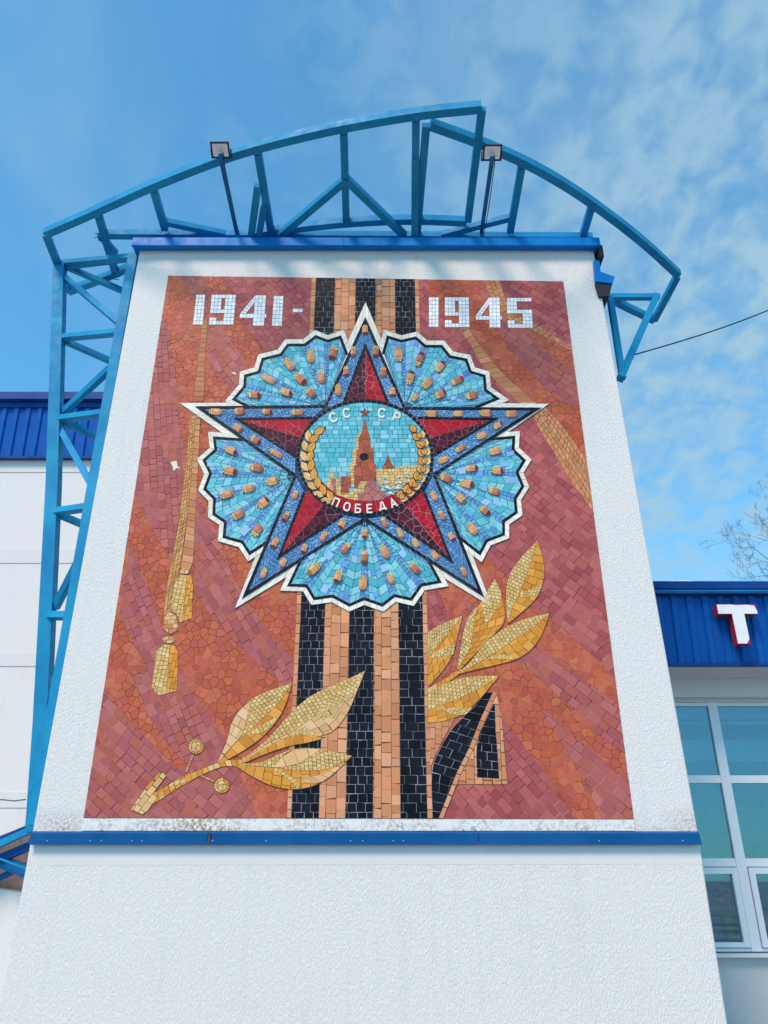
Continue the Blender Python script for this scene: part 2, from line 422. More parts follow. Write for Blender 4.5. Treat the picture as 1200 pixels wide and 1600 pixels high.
# ------------------------------------------------------------------ MOSAIC
mural = empty('mosaic_mural', (0, WY, 0))
tag(mural, 'large tile mosaic with blue rayed star, striped ribbon and gold laurel on the white tower', 'mosaic')
PANEL = [W(p) for p in PT]
STEP = .0022
def area(p):
    return .5*sum(p[i][0]*p[(i+1) % len(p)][1]-p[(i+1) % len(p)][0]*p[i][1] for i in range(len(p)))
def ccw(p): return list(p) if area(p) > 0 else list(reversed(p))
def clip(subj, conv):
    """part of any polygon inside a convex counter-clockwise polygon"""
    out = subj
    for i in range(len(conv)):
        a, b = conv[i], conv[(i+1) % len(conv)]
        ex, ey = b[0]-a[0], b[1]-a[1]; inp = out; out = []
        if not inp: return []
        for j in range(len(inp)):
            p, q = inp[j-1], inp[j]
            sp = ex*(p[1]-a[1])-ey*(p[0]-a[0]); sq = ex*(q[1]-a[1])-ey*(q[0]-a[0])
            if sq >= 0:
                if sp < 0:
                    t = sp/(sp-sq); out.append((p[0]+(q[0]-p[0])*t, p[1]+(q[1]-p[1])*t))
                out.append(q)
            elif sp >= 0:
                t = sp/(sp-sq); out.append((p[0]+(q[0]-p[0])*t, p[1]+(q[1]-p[1])*t))
    return out
PANEL = ccw(PANEL)
def inside(p, poly):
    x, y = p; c = False; n = len(poly); j = n-1
    for i in range(n):
        xi, yi = poly[i]; xj, yj = poly[j]
        if (yi > y) != (yj > y) and x < (xj-xi)*(y-yi)/(yj-yi)+xi: c = not c
        j = i
    return c
MOTIFS = []; COVERS = []      # covers: (layer, poly, bbox)
class Motif:
    def __init__(s, name, layer, g=None, label=None, gap=.0055, cover=True):
        s.name = name; s.layer = layer; s.g = g or G_RED; s.label = label; s.gap = gap; s.tiles = []; s.beds = []; s.cover = cover
        MOTIFS.append(s)
    def bed(s, poly):
        poly = clip(list(poly), PANEL)
        if len(poly) < 3: return
        poly = ccw(poly); s.beds.append(poly)
        if s.cover:
            xs = [p[0] for p in poly]; ys = [p[1] for p in poly]
            COVERS.append((s.layer, poly, (min(xs), min(ys), max(xs), max(ys))))
    def tile(s, poly, pal, hatch=0.0, shade=None):
        poly = clip(poly, PANEL)
        if len(poly) < 3: return
        # drop doubled points
        q = []
        for p in poly:
            if not q or math.hypot(p[0]-q[-1][0], p[1]-q[-1][1]) > .0012: q.append(p)
        if len(q) > 2 and math.hypot(q[0][0]-q[-1][0], q[0][1]-q[-1][1]) < .0012: q.pop()
        if len(q) < 3: return
        A = area(q)
        if abs(A) < .00012: return
        if A < 0: q.reverse(); A = -A
        cx = sum(p[0] for p in q)/len(q); cy = sum(p[1] for p in q)/len(q)
        k = 1-min(.45, s.gap*random.uniform(.75, 1.35)/math.sqrt(A))
        q = [(cx+(p[0]-cx)*k, cy+(p[1]-cy)*k) for p in q]
        c = random.choice(pal); v = random.uniform(.92, 1.08)
        col = (c[0]*v*random.uniform(.96, 1.04), c[1]*v, c[2]*v*random.uniform(.96, 1.04), 0.0 if random.random() < hatch else 1.0)
        s.tiles.append((q, col, A, (cx, cy)))
def emit_tile(mb, t, z, hgt, dx=0, dy=0):
    q, col, A, c = t
    h = z+hgt; tx, ty = random.gauss(0, .020), random.gauss(0, .020)
    n = len(q); sc_ = 1-min(.3, .0022/math.sqrt(A))
    bot = [(p[0]-dx, WY-z, p[1]-dy) for p in q]
    top = []
    for p in q:
        X = c[0]+(p[0]-c[0])*sc_; Z = c[1]+(p[1]-c[1])*sc_
        top.append((X-dx, WY-h+max(-.001, min(.001, (X-c[0])*tx+(Z-c[1])*ty)), Z-dy))
    V = bot+top; F = [(i, (i+1) % n, n+(i+1) % n, n+i) for i in range(n)]
    if n == 4 or n == 3: F.append(tuple(range(n, 2*n)))
    else:
        for tri in tessellate_polygon([[Vector((v[0], v[2], 0)) for v in top]]):
            F.append(tuple(n+i for i in tri))
    mb.add(V, F, 1, col)
# palettes (linear, from the tile's own colour)
P_OR = [srgb(191, 99, 71), srgb(183, 91, 65), srgb(195, 105, 76), srgb(177, 87, 67), srgb(187, 93, 76)]
P_PU = [srgb(176, 96, 82), srgb(178, 99, 97), srgb(170, 93, 95), srgb(182, 105, 99), srgb(164, 87, 87), srgb(176, 95, 87)]
P_PR = [srgb(176, 93, 92), srgb(168, 86, 88), srgb(183, 99, 96), srgb(160, 78, 81)]
P_TAN = [srgb(206, 142, 98), srgb(198, 134, 92), srgb(212, 150, 108), srgb(190, 124, 84)]
P_TAN2 = [srgb(190, 122, 84), srgb(182, 112, 78), srgb(196, 130, 90)]
P_RIB = [srgb(218, 152, 112), srgb(212, 142, 102), srgb(222, 160, 122), srgb(204, 136, 98)]
P_BLK = [srgb(20, 22, 34), srgb(14, 16, 26), srgb(24, 26, 40)]
P_WHT = [srgb(236, 229, 214), srgb(228, 221, 207), srgb(240, 234, 222)]
P_DIG = [srgb(236, 238, 240), srgb(228, 231, 234), srgb(242, 244, 246)]
P_TURQ = [srgb(108, 190, 204), srgb(92, 180, 198), srgb(126, 200, 210), srgb(80, 172, 192), srgb(140, 204, 212)]
P_TURQ2 = [srgb(98, 186, 200), srgb(86, 176, 194), srgb(116, 196, 208), srgb(92, 182, 198), srgb(138, 202, 214)]
P_BLUE = [srgb(104, 154, 200), srgb(94, 144, 194), srgb(120, 168, 208), srgb(86, 136, 186)]
P_PBLUE = [srgb(150, 190, 226), srgb(136, 178, 220), srgb(108, 160, 214)]
P_REDX = [srgb(176, 20, 44), srgb(164, 16, 38), srgb(186, 26, 50)]
P_MAR = [srgb(76, 18, 38), srgb(66, 14, 32), srgb(88, 24, 44)]
P_CRM = [srgb(222, 188, 122), srgb(216, 178, 110), srgb(226, 196, 136), srgb(210, 170, 104)]
P_PCH = [srgb(222, 176, 126), srgb(216, 166, 116), srgb(226, 186, 140)]
P_GLD = [srgb(220, 150, 62), srgb(214, 142, 56), srgb(226, 158, 72), srgb(206, 134, 52)]
P_GEM = [srgb(206, 142, 108), srgb(192, 124, 96), srgb(212, 152, 116), srgb(182, 112, 90), srgb(216, 158, 108)]
P_BRK = [srgb(170, 88, 66), srgb(160, 80, 62), srgb(178, 94, 70)]
P_PNK = [srgb(180, 114, 108), srgb(172, 104, 100)]

def resample(pl, n):
    d = [0]
    for i in range(len(pl)-1): d.append(d[-1]+math.hypot(pl[i+1][0]-pl[i][0], pl[i+1][1]-pl[i][1]))
    T = d[-1]; out = []; j = 0
    for k in range(n+1):
        t = T*k/n
        while j < len(pl)-2 and d[j+1] < t: j += 1
        f = (t-d[j])/max(1e-9, d[j+1]-d[j]); f = max(0, min(1, f))
        out.append((pl[j][0]+(pl[j+1][0]-pl[j][0])*f, pl[j][1]+(pl[j+1][1]-pl[j][1])*f))
    return out
def plen(pl): return sum(math.hypot(pl[i+1][0]-pl[i][0], pl[i+1][1]-pl[i][1]) for i in range(len(pl)-1))
def smooth(pl, it=2):
    for _ in range(it):
        q = [pl[0]]
        for i in range(len(pl)-1):
            a, b = pl[i], pl[i+1]
            q += [(a[0]*.75+b[0]*.25, a[1]*.75+b[1]*.25), (a[0]*.25+b[0]*.75, a[1]*.25+b[1]*.75)]
        q.append(pl[-1]); pl = q
    return pl
def strip(m, L, Rr, tl, tw, pal, along=False, px=True, bed=True, hatch=0., jit=.12, curve=True, cols=None):
    """tiles between two polylines; along=True keeps joints running down the strip"""
    if px: L = [W(p) for p in L]; Rr = [W(p) for p in Rr]
    if curve and len(L) > 2: L = smooth(L)
    if curve and len(Rr) > 2: Rr = smooth(Rr)
    T = max(plen(L), plen(Rr)); N = max(1, round(T/tl)); K = max(N*2, 24)
    LL, RR = resample(L, K), resample(Rr, K)
    if bed: m.bed(LL+list(reversed(RR)))
    def P(s, t):
        s = max(0, min(1, s))*K; i = min(K-1, int(s)); f = s-i
        a = (LL[i][0]*(1-f)+LL[i+1][0]*f, LL[i][1]*(1-f)+LL[i+1][1]*f)
        b = (RR[i][0]*(1-f)+RR[i+1][0]*f, RR[i][1]*(1-f)+RR[i+1][1]*f)
        return (a[0]+(b[0]-a[0])*t, a[1]+(b[1]-a[1])*t)
    ws = [math.hypot(LL[i][0]-RR[i][0], LL[i][1]-RR[i][1]) for i in range(K+1)]
    if along:
        w = max(ws); n = cols or max(1, round(w/tw))
        for j in range(n):
            off = random.random(); k = -off; ds = 1/N
            while k < N:
                ln = random.uniform(.75, 1.25); s0, s1 = max(0, k*ds), min(1, (k+ln)*ds); k += ln
                if s1-s0 < .15*ds: continue
                sm = (s0+s1)/2
                if ws[int(sm*K)]/n < tw*.22: continue
                q = [P(s0, j/n), P(s1, j/n), P(s1, (j+1)/n), P(s0, (j+1)/n)]
                m.tile(q, pal, hatch)
    else:
        for i in range(N):
            s0, s1 = i/N, (i+1)/N; w = ws[int((s0+s1)/2*K)]
            if w < .006: continue
            n = cols or max(1, round(w/tw)); off = (.5 if i % 2 else 0)+random.uniform(-jit, jit)
            e = [0]+[(k+off)/n for k in range(0, n+1) if .12/n < (k+off)/n < 1-.12/n]+[1] if n > 1 else [0, 1]
            for a, b in zip(e[:-1], e[1:]):
                ja = random.uniform(-jit, jit)/N*.3
                m.tile([P(s0+(ja if i else 0), a), P(s1, a), P(s1, b), P(s0, b)], pal, hatch)
def bricks(m, poly, ang, ln, wd, pal, px=True, bed=True, jit=.15, hatch=0., bend=0.):
    if px: poly = [W(p) for p in poly]
    if bed: m.bed(poly)
    a = R(ang); ca, sa = math.cos(a), math.sin(a)
    rp = [(p[0]*ca+p[1]*sa, -p[0]*sa+p[1]*ca) for p in poly]
    x0, x1 = min(p[0] for p in rp), max(p[0] for p in rp); y0, y1 = min(p[1] for p in rp), max(p[1] for p in rp)
    mx = (x0+x1)/2
    def back(x, y):
        y = y+bend*(x-mx)**2
        return (x*ca-y*sa, x*sa+y*ca)
    y = y0-wd-abs(bend)*((x1-x0)/2)**2
    y1 += abs(bend)*((x1-x0)/2)**2
    while y < y1:
        h = wd*random.uniform(.82, 1.2); x = x0-ln*random.random()
        while x < x1:
            l = ln*random.uniform(.65, 1.35); j = [random.uniform(-jit, jit)*wd*.3 for _ in range(4)]
            q = ccw([back(x+j[0], y), back(x+l+j[1], y), back(x+l+j[2], y+h), back(x+j[3], y+h)])
            x += l
            r = clip(poly, q)
            if len(r) > 2: m.tile(r, pal, hatch)
        y += h
def crazy(m, poly, size, pal, px=True, bed=True, hatch=0., skip=None):
    if px: poly = [W(p) for p in poly]
    if bed: m.bed(poly)
    x0, x1 = min(p[0] for p in poly), max(p[0] for p in poly); y0, y1 = min(p[1] for p in poly), max(p[1] for p in poly)
    nx, ny = int((x1-x0)/size)+3, int((y1-y0)/size)+3; S = {}
    for i in range(-1, nx):
        for j in range(-1, ny):
            S[i, j] = (x0+(i+random.uniform(-.03, .97))*size, y0+(j+random.uniform(-.03, .97))*size)
    for (i, j), s in S.items():
        if skip and skip(s): continue
        cell = [(s[0]-1.4*size, s[1]-1.4*size), (s[0]+1.4*size, s[1]-1.4*size), (s[0]+1.4*size, s[1]+1.4*size), (s[0]-1.4*size, s[1]+1.4*size)]
        for di in (-2, -1, 0, 1, 2):
            for dj in (-2, -1, 0, 1, 2):
                if (di or dj) and (i+di, j+dj) in S:
                    t = S[i+di, j+dj]; dx, dy = t[0]-s[0], t[1]-s[1]; mx, my = (t[0]+s[0])/2, (t[1]+s[1])/2
                    out = []
                    for k in range(len(cell)):
                        p, q = cell[k-1], cell[k]; sp = (p[0]-mx)*dx+(p[1]-my)*dy; sq = (q[0]-mx)*dx+(q[1]-my)*dy
                        if sq <= 0:
                            if sp > 0: f = sp/(sp-sq); out.append((p[0]+(q[0]-p[0])*f, p[1]+(q[1]-p[1])*f))
                            out.append(q)
                        elif sp <= 0: f = sp/(sp-sq); out.append((p[0]+(q[0]-p[0])*f, p[1]+(q[1]-p[1])*f))
                    cell = out
                    if not cell: break
            if not cell: break
        if len(cell) > 2:
            r = clip(poly, ccw(cell))
            if len(r) > 2: m.tile(r, pal, hatch)
def offset(pl, d, closed=False):
    n = len(pl); out = []
    for i in range(n):
        a = pl[i-1] if (i or closed) else None; b = pl[(i+1) % n] if (i < n-1 or closed) else None; p = pl[i]
        def nrm(u, v):
            dx, dy = v[0]-u[0], v[1]-u[1]; l = math.hypot(dx, dy) or 1; return (dy/l, -dx/l)
        if a is None: q = nrm(p, b); k = 1
        elif b is None: q = nrm(a, p); k = 1
        else:
            n1, n2 = nrm(a, p), nrm(p, b); q = (n1[0]+n2[0], n1[1]+n2[1]); l = math.hypot(*q) or 1; q = (q[0]/l, q[1]/l)
            k = 1/max(.22, q[0]*n1[0]+q[1]*n1[1])
        out.append((p[0]+q[0]*d*k, p[1]+q[1]*d*k))
    return out
def line(m, pl, w, tl, pal, closed=False, side=0, hatch=0., px=True, bed=True):
    """mitred line of tiles w px wide; side -1/0/1 puts it to one side of the traced line"""
    a, b = {0: (-w/2, w/2), 1: (0, w), -1: (-w, 0)}[side]
    A, B = offset(pl, a, closed), offset(pl, b, closed)
    if px: A = [W(p) for p in A]; B = [W(p) for p in B]
    n = len(pl)
    for i in range(n if closed else n-1):
        j = (i+1) % n; a0, a1, b0, b1 = A[i], A[j], B[i], B[j]
        l = (math.hypot(a1[0]-a0[0], a1[1]-a0[1])+math.hypot(b1[0]-b0[0], b1[1]-b0[1]))/2
        k = max(1, round(l/tl))
        if bed: m.bed([a0, a1, b1, b0])
        for t in range(k):
            f, g_ = t/k, (t+1)/k
            L_ = lambda u, v, s: (u[0]+(v[0]-u[0])*s, u[1]+(v[1]-u[1])*s)
            m.tile([L_(a0, a1, f), L_(a0, a1, g_), L_(b0, b1, g_), L_(b0, b1, f)], pal, hatch)

# ---- layer 0: ochre field of broken tile
fold = Motif('background_field', 0, G_RED, 'burnt orange field of broken tiles', cover=False, gap=.0032)
STARC = [W(p) for p in [(383, 595), (450, 548), (570, 545), (690, 548), (760, 600), (810, 700), (800, 800), (745, 845), (680, 905), (570, 930), (460, 905), (390, 850), (340, 790), (330, 700)]]
def fieldskip(s): return inside(s, STARC)
crazy(fold, PT, .080, P_OR, skip=fieldskip)

# ---- layer 1: mauve folds
FOLDS = [
 # polygon, angle, length, width, palette, bend
 ([(250, 485), (258, 500), (268, 545), (275, 585), (280, 640), (286, 690), (294, 717), (282, 800), (268, 877), (233, 820), (211, 768)], -80, .10, .075, P_PU, .0),
 ([(203, 847), (213, 870), (238, 937), (252, 975), (277, 1047), (312, 1096), (340, 1135), (354, 1160), (320, 1215), (296, 1198), (268, 1171), (235, 1124), (211, 1069), (205, 1052), (230, 1050), (211, 1008), (187, 956)], -62, .11, .078, P_PU, .0),
 ([(165, 1072), (189, 1107), (216, 1140), (244, 1168), (274, 1198), (296, 1205), (345, 1165), (370, 1195), (395, 1253), (404, 1281), (128, 1281)], -38, .115, .08, P_PU, .0),
 ([(305, 765), (313, 770), (327, 813), (345, 847), (363, 899), (374, 919), (392, 948), (426, 998), (470, 1040), (470, 1085), (457, 1080), (420, 1052), (395, 1030), (367, 1003), (329, 962), (303, 925)], -56, .12, .08, P_PU, -.05),
 ([(284, 431), (317, 431), (335, 470), (340, 500), (328, 520), (308, 480)], -58, .11, .07, P_PU, 0),
 ([(271, 474), (280, 488), (300, 520), (314, 545), (311, 556), (290, 520)], -55, .12, .07, P_PU, 0),
 ([(328, 513), (348, 513), (370, 545), (398, 590), (378, 607), (362, 622), (345, 592), (323, 560)], -54, .13, .08, P_PU, 0),
 ([(343, 431), (490, 434), (492, 530), (450, 545), (415, 560), (400, 535), (380, 505), (362, 465)], -52, .12, .075, P_PR, 0),
 ([(651, 436), (667, 436), (675, 465), (700, 500), (717, 512), (732, 530), (752, 570), (780, 600), (812, 633), (760, 640), (700, 560), (651, 530)], -50, .13, .08, P_PR, 0),
 ([(740, 437), (757, 437), (766, 466), (786, 492), (820, 515), (840, 537), (865, 560), (901, 581), (908, 637), (890, 632), (872, 627), (847, 600), (815, 567), (790, 537), (770, 505), (755, 470)], -40, .14, .08, P_PU, 0),
 ([(779, 437), (882, 437), (896, 545), (865, 526), (835, 507), (815, 498), (795, 482), (790, 468)], -38, .12, .08, P_PR, 0),
 ([(800, 665), (832, 652), (852, 687), (870, 715), (890, 750), (915, 780), (926, 795), (966, 1075), (940, 1037), (905, 1007), (880, 982), (845, 962), (790, 900), (760, 868), (735, 850)], -42, .115, .085, P_PR, .03),
 ([(842, 1010), (867, 1027), (892, 1045), (930, 1075), (968, 1103), (984, 1183), (933, 1147), (887, 1103), (853, 1070), (812, 1032), (825, 1015)], -39, .14, .085, P_PU, 0),
 ([(843, 1105), (877, 1130), (910, 1160), (950, 1193), (985, 1222), (994, 1285), (942, 1285), (920, 1237), (900, 1200), (883, 1170), (857, 1130)], -42, .125, .085, P_PU, 0),
 ([(782, 1117), (813, 1157), (840, 1193), (867, 1227), (906, 1283), (686, 1283), (700, 1240), (720, 1215), (795, 1225)], -50, .115, .08, P_PR, 0),
 ([(667, 922), (686, 922), (703, 975), (690, 990), (667, 996)], -70, .10, .06, P_PR, 0),
 ([(710, 925), (745, 950), (770, 960), (737, 968), (725, 945)], -40, .10, .06, P_PR, 0),
 ([(715, 970), (735, 962), (722, 1010), (700, 1050), (668, 1075), (668, 1066), (695, 1040), (708, 1010)], -66, .09, .06, P_PU, 0),
]
for poly, ang, ln, wd, pal, bend in FOLDS:
    m = Motif('drapery_fold', 1, G_RED, 'mauve fold of squared tiles', gap=.0034); bricks(m, poly, ang, ln, wd, pal, bend=bend)
TB = [
 ([(722, 520), (745, 560), (765, 587), (790, 612), (815, 633)], [(732, 514), (757, 550), (782, 580), (812, 608), (840, 633)], .11, .2, .5),
 ([(755, 437), (766, 465), (785, 492), (803, 506), (832, 515), (865, 535), (895, 549)], [(780, 437), (790, 468), (797, 483), (815, 497), (835, 506), (865, 525), (894, 541)], .085, .085, .2),
 ([(832, 652), (852, 687), (870, 715), (890, 750), (915, 785), (928, 803)], [(851, 636), (870, 655), (890, 680), (905, 702), (918, 722), (924, 745)], .085, .085, .1),
]
for L_, R_, tl, tw, h in TB:
    m = Motif('tan_fold', 1, G_GOLD, 'tan sash of squared tiles'); strip(m, L_, R_, tl, tw, P_TAN, along=True, hatch=h)

# ---- layer 2: cords and tassels
m = Motif('cord', 2, G_GOLD, 'brown upper cord'); strip(m, [(316, 500), (310, 560), (301, 628)], [(325, 500), (321, 560), (319, 628)], .075, .5, P_TAN2, hatch=.5)
m = Motif('cord', 2, G_GOLD, 'tan lower cord'); strip(m, [(306, 645), (300, 733), (292, 817), (284, 880), (282, 888)], [(314, 645), (310, 733), (305, 817), (303, 880), (297, 892)], .085, .4, P_TAN, hatch=.3)
m = Motif('cord', 2, G_GOLD, 'gold lower cord', gap=.004); strip(m, [(298, 645), (290, 733), (280, 817), (267, 883), (258, 933), (255, 985)], [(306, 645), (300, 733), (292, 817), (282, 883), (272, 933), (268, 960)], .050, .03, P_TAN+P_GLD[:1]+P_CRM[3:], along=True, cols=3)
for knot, body, nm in (((289, 893, 8, 5), [(273, 912), (282, 899), (299, 899), (302, 915), (300, 967), (282, 973), (276, 960), (267, 955)], 'upper tassel'),
                       ((264, 1000, 10, 6), [(245, 1017), (257, 1007), (273, 1008), (279, 1022), (277, 1080), (249, 1087), (237, 1076)], 'lower tassel')):
    m = Motif('tassel', 3, G_GOLD, 'gold '+nm, gap=.0035)
    xs_ = [p[0] for p in body]; top = min(p[1] for p in body); bot = max(p[1] for p in body)
    m.bed([W(p) for p in body]); mx_ = min(xs_)+(max(xs_)-min(xs_))*.60
    x0_, x1_ = min(xs_)-5, max(xs_)+5
    bricks(m, clip(body, [(x0_, top-5), (mx_+4, top-5), (mx_-3, bot+5), (x0_, bot+5)]), 84, .045, .042, P_CRM, jit=.05, bed=False)
    bricks(m, clip(body, [(mx_+4, top-5), (x1_, top-5), (x1_, bot+5), (mx_-3, bot+5)]), 84, .085, .042, P_GLD, jit=.05, bed=False)
    m = Motif('tassel_knot', 4, G_GOLD, gap=.003)
    kx, ky, rx, ry = knot; el = [(kx+rx*math.cos(t*math.pi/6), ky+ry*math.sin(t*math.pi/6)) for t in range(12)]
    bricks(m, el, 0, .05, .04, P_PCH+P_TAN[:1], jit=.05)
m = Motif('cord_bead', 4, G_GOLD, gap=.004); bricks(m, [(258, 963), (266, 957), (276, 962), (279, 985), (266, 992), (255, 983)], 5, .07, .05, P_PCH[:1]+P_TAN[:2])

# ---- layer 2: striped ribbon
def xr(xt, xb, y): return xt+(xb-xt)*(y-435)/(1280-435)
RB = [(487, 448, 494, 455, 'tan'), (494, 455, 524, 498, 'black'), (524, 498, 556, 540, 'tan'), (556, 540, 587, 583, 'black'), (587, 583, 617, 626, 'tan'), (617, 626, 648, 668, 'black'), (648, 668, 654, 676, 'tan')]
for xt0, xb0, xt1, xb1, kind in RB:
    m = Motif('ribbon_stripe', 2, G_PALE if kind == 'black' else G_GOLD, kind+' stripe of the ribbon', gap=.0045 if kind == 'black' else .005)
    ys = (433, 1284); Lp = [(xr(xt0, xb0, y), y) for y in ys]; Rp = [(xr(xt1, xb1, y), y) for y in ys]
    wide = xt1-xt0 > 20
    if kind == 'black': strip(m, Lp, Rp, .085, .105, P_BLK, jit=.25)
    elif wide:
        poly = Lp+list(reversed(Rp)); bricks(m, poly, 90, .12, .085, P_RIB, hatch=.4, jit=.3)
    else: strip(m, Lp, Rp, .11, .5, P_RIB, hatch=.3)
# ribbon tail
m = Motif('ribbon_tail', 3, G_GOLD, 'tan backing of the folded ribbon end'); bricks(m, [(773, 1081), (776, 1084), (783, 1117), (789, 1183), (793, 1226), (712, 1226), (740, 1150)], 88, .10, .08, P_RIB, hatch=.4)
m = Motif('ribbon_tail', 4, G_PALE, 'black slanted ribbon end', gap=.0045)
strip(m, [(758, 1082), (740, 1107), (707, 1135), (687, 1170), (674, 1197), (674, 1237), (676, 1283)], [(771, 1082), (750, 1127), (733, 1170), (713, 1210), (700, 1243), (691, 1265), (684, 1283)], .09, .11, P_BLK, jit=.25)
m = Motif('ribbon_tail', 4, G_PALE, 'black short ribbon end', gap=.0045)
strip(m, [(771, 1100), (762, 1117), (743, 1160), (745, 1215)], [(773, 1100), (775, 1150), (778, 1183), (780, 1217)], .085, .10, P_BLK, jit=.25)
m = Motif('ribbon_tail', 5, G_GOLD, 'tan edge strip of the ribbon end')
line(m, [(774, 1081), (753, 1127), (736, 1170), (716, 1210), (703, 1243), (688, 1281)], 7, .10, P_RIB, hatch=.4)
m = Motif('ribbon_tail', 3, G_GOLD, 'tan patch between ribbon ends')
bricks(m, [(671, 1125), (712, 1120), (690, 1160), (676, 1190), (672, 1200)], 88, .09, .07, P_RIB, hatch=.5)

# ---- layer 3: laurel
def leaf(up, rib, low, up_pal, low_pal, up_t=(.042, .040), low_t=(.10, .085), crop=None, label=None, extra=()):
    f = (lambda q: C(*crop, q)) if crop else (lambda q: q)
    up, rib, low = f(up), f(rib), f(low)
    m = Motif('laurel_leaf', 5, G_GOLD, label, gap=.0042)
    fine = up_t[0] < .06
    strip(m, up, rib, up_t[0], up_t[1], up_pal, jit=.05 if fine else .2)
    strip(m, rib, low, low_t[0], low_t[1], low_pal, jit=.2)
    for (a, b_, pal, t) in extra:
        m2 = Motif('leaf_highlight', 6, G_GOLD, gap=.004); strip(m2, f(a), f(b_), t, t*.95, pal, jit=.08)
c1 = (320, 1030, 4)
leaf([(80, 650), (150, 500), (170, 380), (250, 280), (350, 215), (545, 150)], [(82, 655), (160, 560), (250, 470), (380, 360), (470, 270), (545, 152)],
     [(90, 658), (200, 600), (330, 520), (430, 420), (500, 320), (546, 155)], P_CRM, P_GLD, crop=c1, label='upper left laurel leaf, cream and gold',
     extra=[([(80, 648), (148, 500), (168, 380), (250, 285), (290, 262)], [(84, 650), (170, 545), (245, 470), (258, 400), (288, 270)], P_PCH, .10),
            ([(265, 470), (350, 415), (470, 350)], [(268, 474), (380, 465), (470, 352)], P_CRM, .042)])
leaf([(210, 640), (330, 560), (450, 440), (560, 310), (680, 215), (830, 155), (1000, 75)], [(212, 648), (400, 520), (560, 450), (680, 360), (780, 290), (900, 180), (1000, 78)],
     [(216, 655), (400, 590), (560, 505), (720, 485), (820, 450), (900, 330), (930, 260), (1001, 82)], P_CRM, P_PCH, crop=c1, label='long middle laurel leaf, cream and peach',
     extra=[([(230, 640), (400, 545), (520, 480), (640, 478), (730, 488)], [(235, 655), (400, 585), (550, 537), (640, 528), (731, 498)], P_GLD, .10),
            ([(520, 475), (600, 425), (690, 460), (748, 487)], [(525, 480), (600, 474), (690, 478), (748, 490)], P_CRM, .042),
            ([(690, 355), (770, 335), (850, 380)], [(692, 360), (770, 360), (848, 384)], P_CRM, .042),
            ([(700, 350), (780, 230), (880, 150), (995, 82)], [(760, 330), (860, 270), (940, 235), (998, 84)], P_CRM, .042)])
leaf([(210, 655), (350, 650), (450, 600), (560, 555), (700, 555), (800, 580), (920, 605)], [(212, 660), (350, 672), (450, 680), (560, 695), (700, 700), (800, 680), (920, 607)],
     [(200, 672), (300, 740), (430, 800), (560, 820), (680, 800), (780, 740), (860, 660), (921, 609)], P_CRM, P_GLD, crop=c1, label='lower laurel leaf, cream and gold',
     extra=[([(430, 675), (500, 590), (570, 557), (720, 562)], [(432, 680), (520, 675), (600, 655), (722, 566)], P_PCH, .12),
            ([(440, 682), (520, 715), (600, 785), (585, 812)], [(430, 690), (500, 735), (560, 790), (582, 814)], P_CRM, .042),
            ([(560, 700), (640, 745), (760, 715), (880, 640)], [(640, 770), (700, 790), (790, 735), (882, 643)], P_PCH, .10)])
c2 = (600, 830, 4)
leaf([(955, 60), (870, 150), (790, 250), (760, 340), (762, 460), (770, 560)], [(956, 62), (920, 200), (850, 380), (800, 480), (772, 575)],
     [(958, 62), (990, 150), (1005, 260), (985, 370), (940, 440), (850, 520), (775, 580)], P_CRM, P_GLD, crop=c2, label='top laurel leaf, cream and gold',
     extra=[([(850, 385), (900, 370), (990, 335)], [(850, 420), (900, 405), (960, 410)], P_CRM, .042)])
leaf([(600, 455), (540, 510), (500, 600), (475, 750), (455, 860)], [(590, 470), (560, 560), (552, 680), (520, 770), (460, 870)],
     [(690, 310), (735, 400), (768, 570), (680, 650), (580, 760), (465, 880)], P_CRM, P_GLD, crop=c2, label='broad laurel leaf under the star tip',
     extra=[([(690, 300), (650, 370), (605, 455), (618, 520), (632, 590)], [(692, 302), (728, 370), (738, 420), (690, 510), (634, 592)], P_CRM, .042)])
leaf([(1030, 515), (900, 540), (780, 590), (660, 670), (590, 750), (520, 840), (450, 888)], [(1028, 520), (950, 590), (860, 650), (770, 710), (650, 790), (560, 845), (452, 892)],
     [(1032, 520), (990, 650), (920, 750), (830, 805), (700, 840), (600, 862), (455, 896)], P_CRM, P_GLD, crop=c2, label='long right laurel leaf, cream and gold',
     extra=[([(640, 800), (720, 760), (830, 798)], [(640, 803), (730, 805), (830, 803)], P_CRM, .042)])
leaf([(490, 530), (400, 565), (320, 600), (272, 640)], [(487, 540), (400, 640), (340, 710), (272, 800)],
     [(488, 545), (460, 650), (440, 760), (370, 880), (272, 975)], P_CRM, P_GLD, crop=c2, label='laurel leaf cut off by the ribbon edge',
     extra=[([(300, 775), (370, 725), (445, 708)], [(290, 800), (370, 785), (435, 775)], P_CRM, .042)])
leaf([(715, 905), (550, 905), (400, 940), (274, 1012)], [(712, 910), (600, 985), (480, 1040), (274, 1122)],
     [(714, 912), (620, 1030), (540, 1110), (460, 1165), (350, 1195), (274, 1200)], P_CRM, P_GLD, crop=c2, label='lowest laurel leaf beside the ribbon end',
     extra=[([(345, 1108), (450, 1106), (555, 1104)], [(345, 1112), (440, 1155), (510, 1150)], P_CRM, .042)])
m = Motif('stem', 4, G_GOLD, 'gold stem of the right spray', gap=.004); strip(m, C(*c2, [(455, 870), (380, 925), (272, 985)]), C(*c2, [(470, 895), (390, 955), (272, 1015)]), .06, .045, P_GLD+P_CRM[:1])
c3 = (120, 860, 3.636)
m = Motif('stem', 4, G_GOLD, 'gold stem of the lower spray', gap=.004)
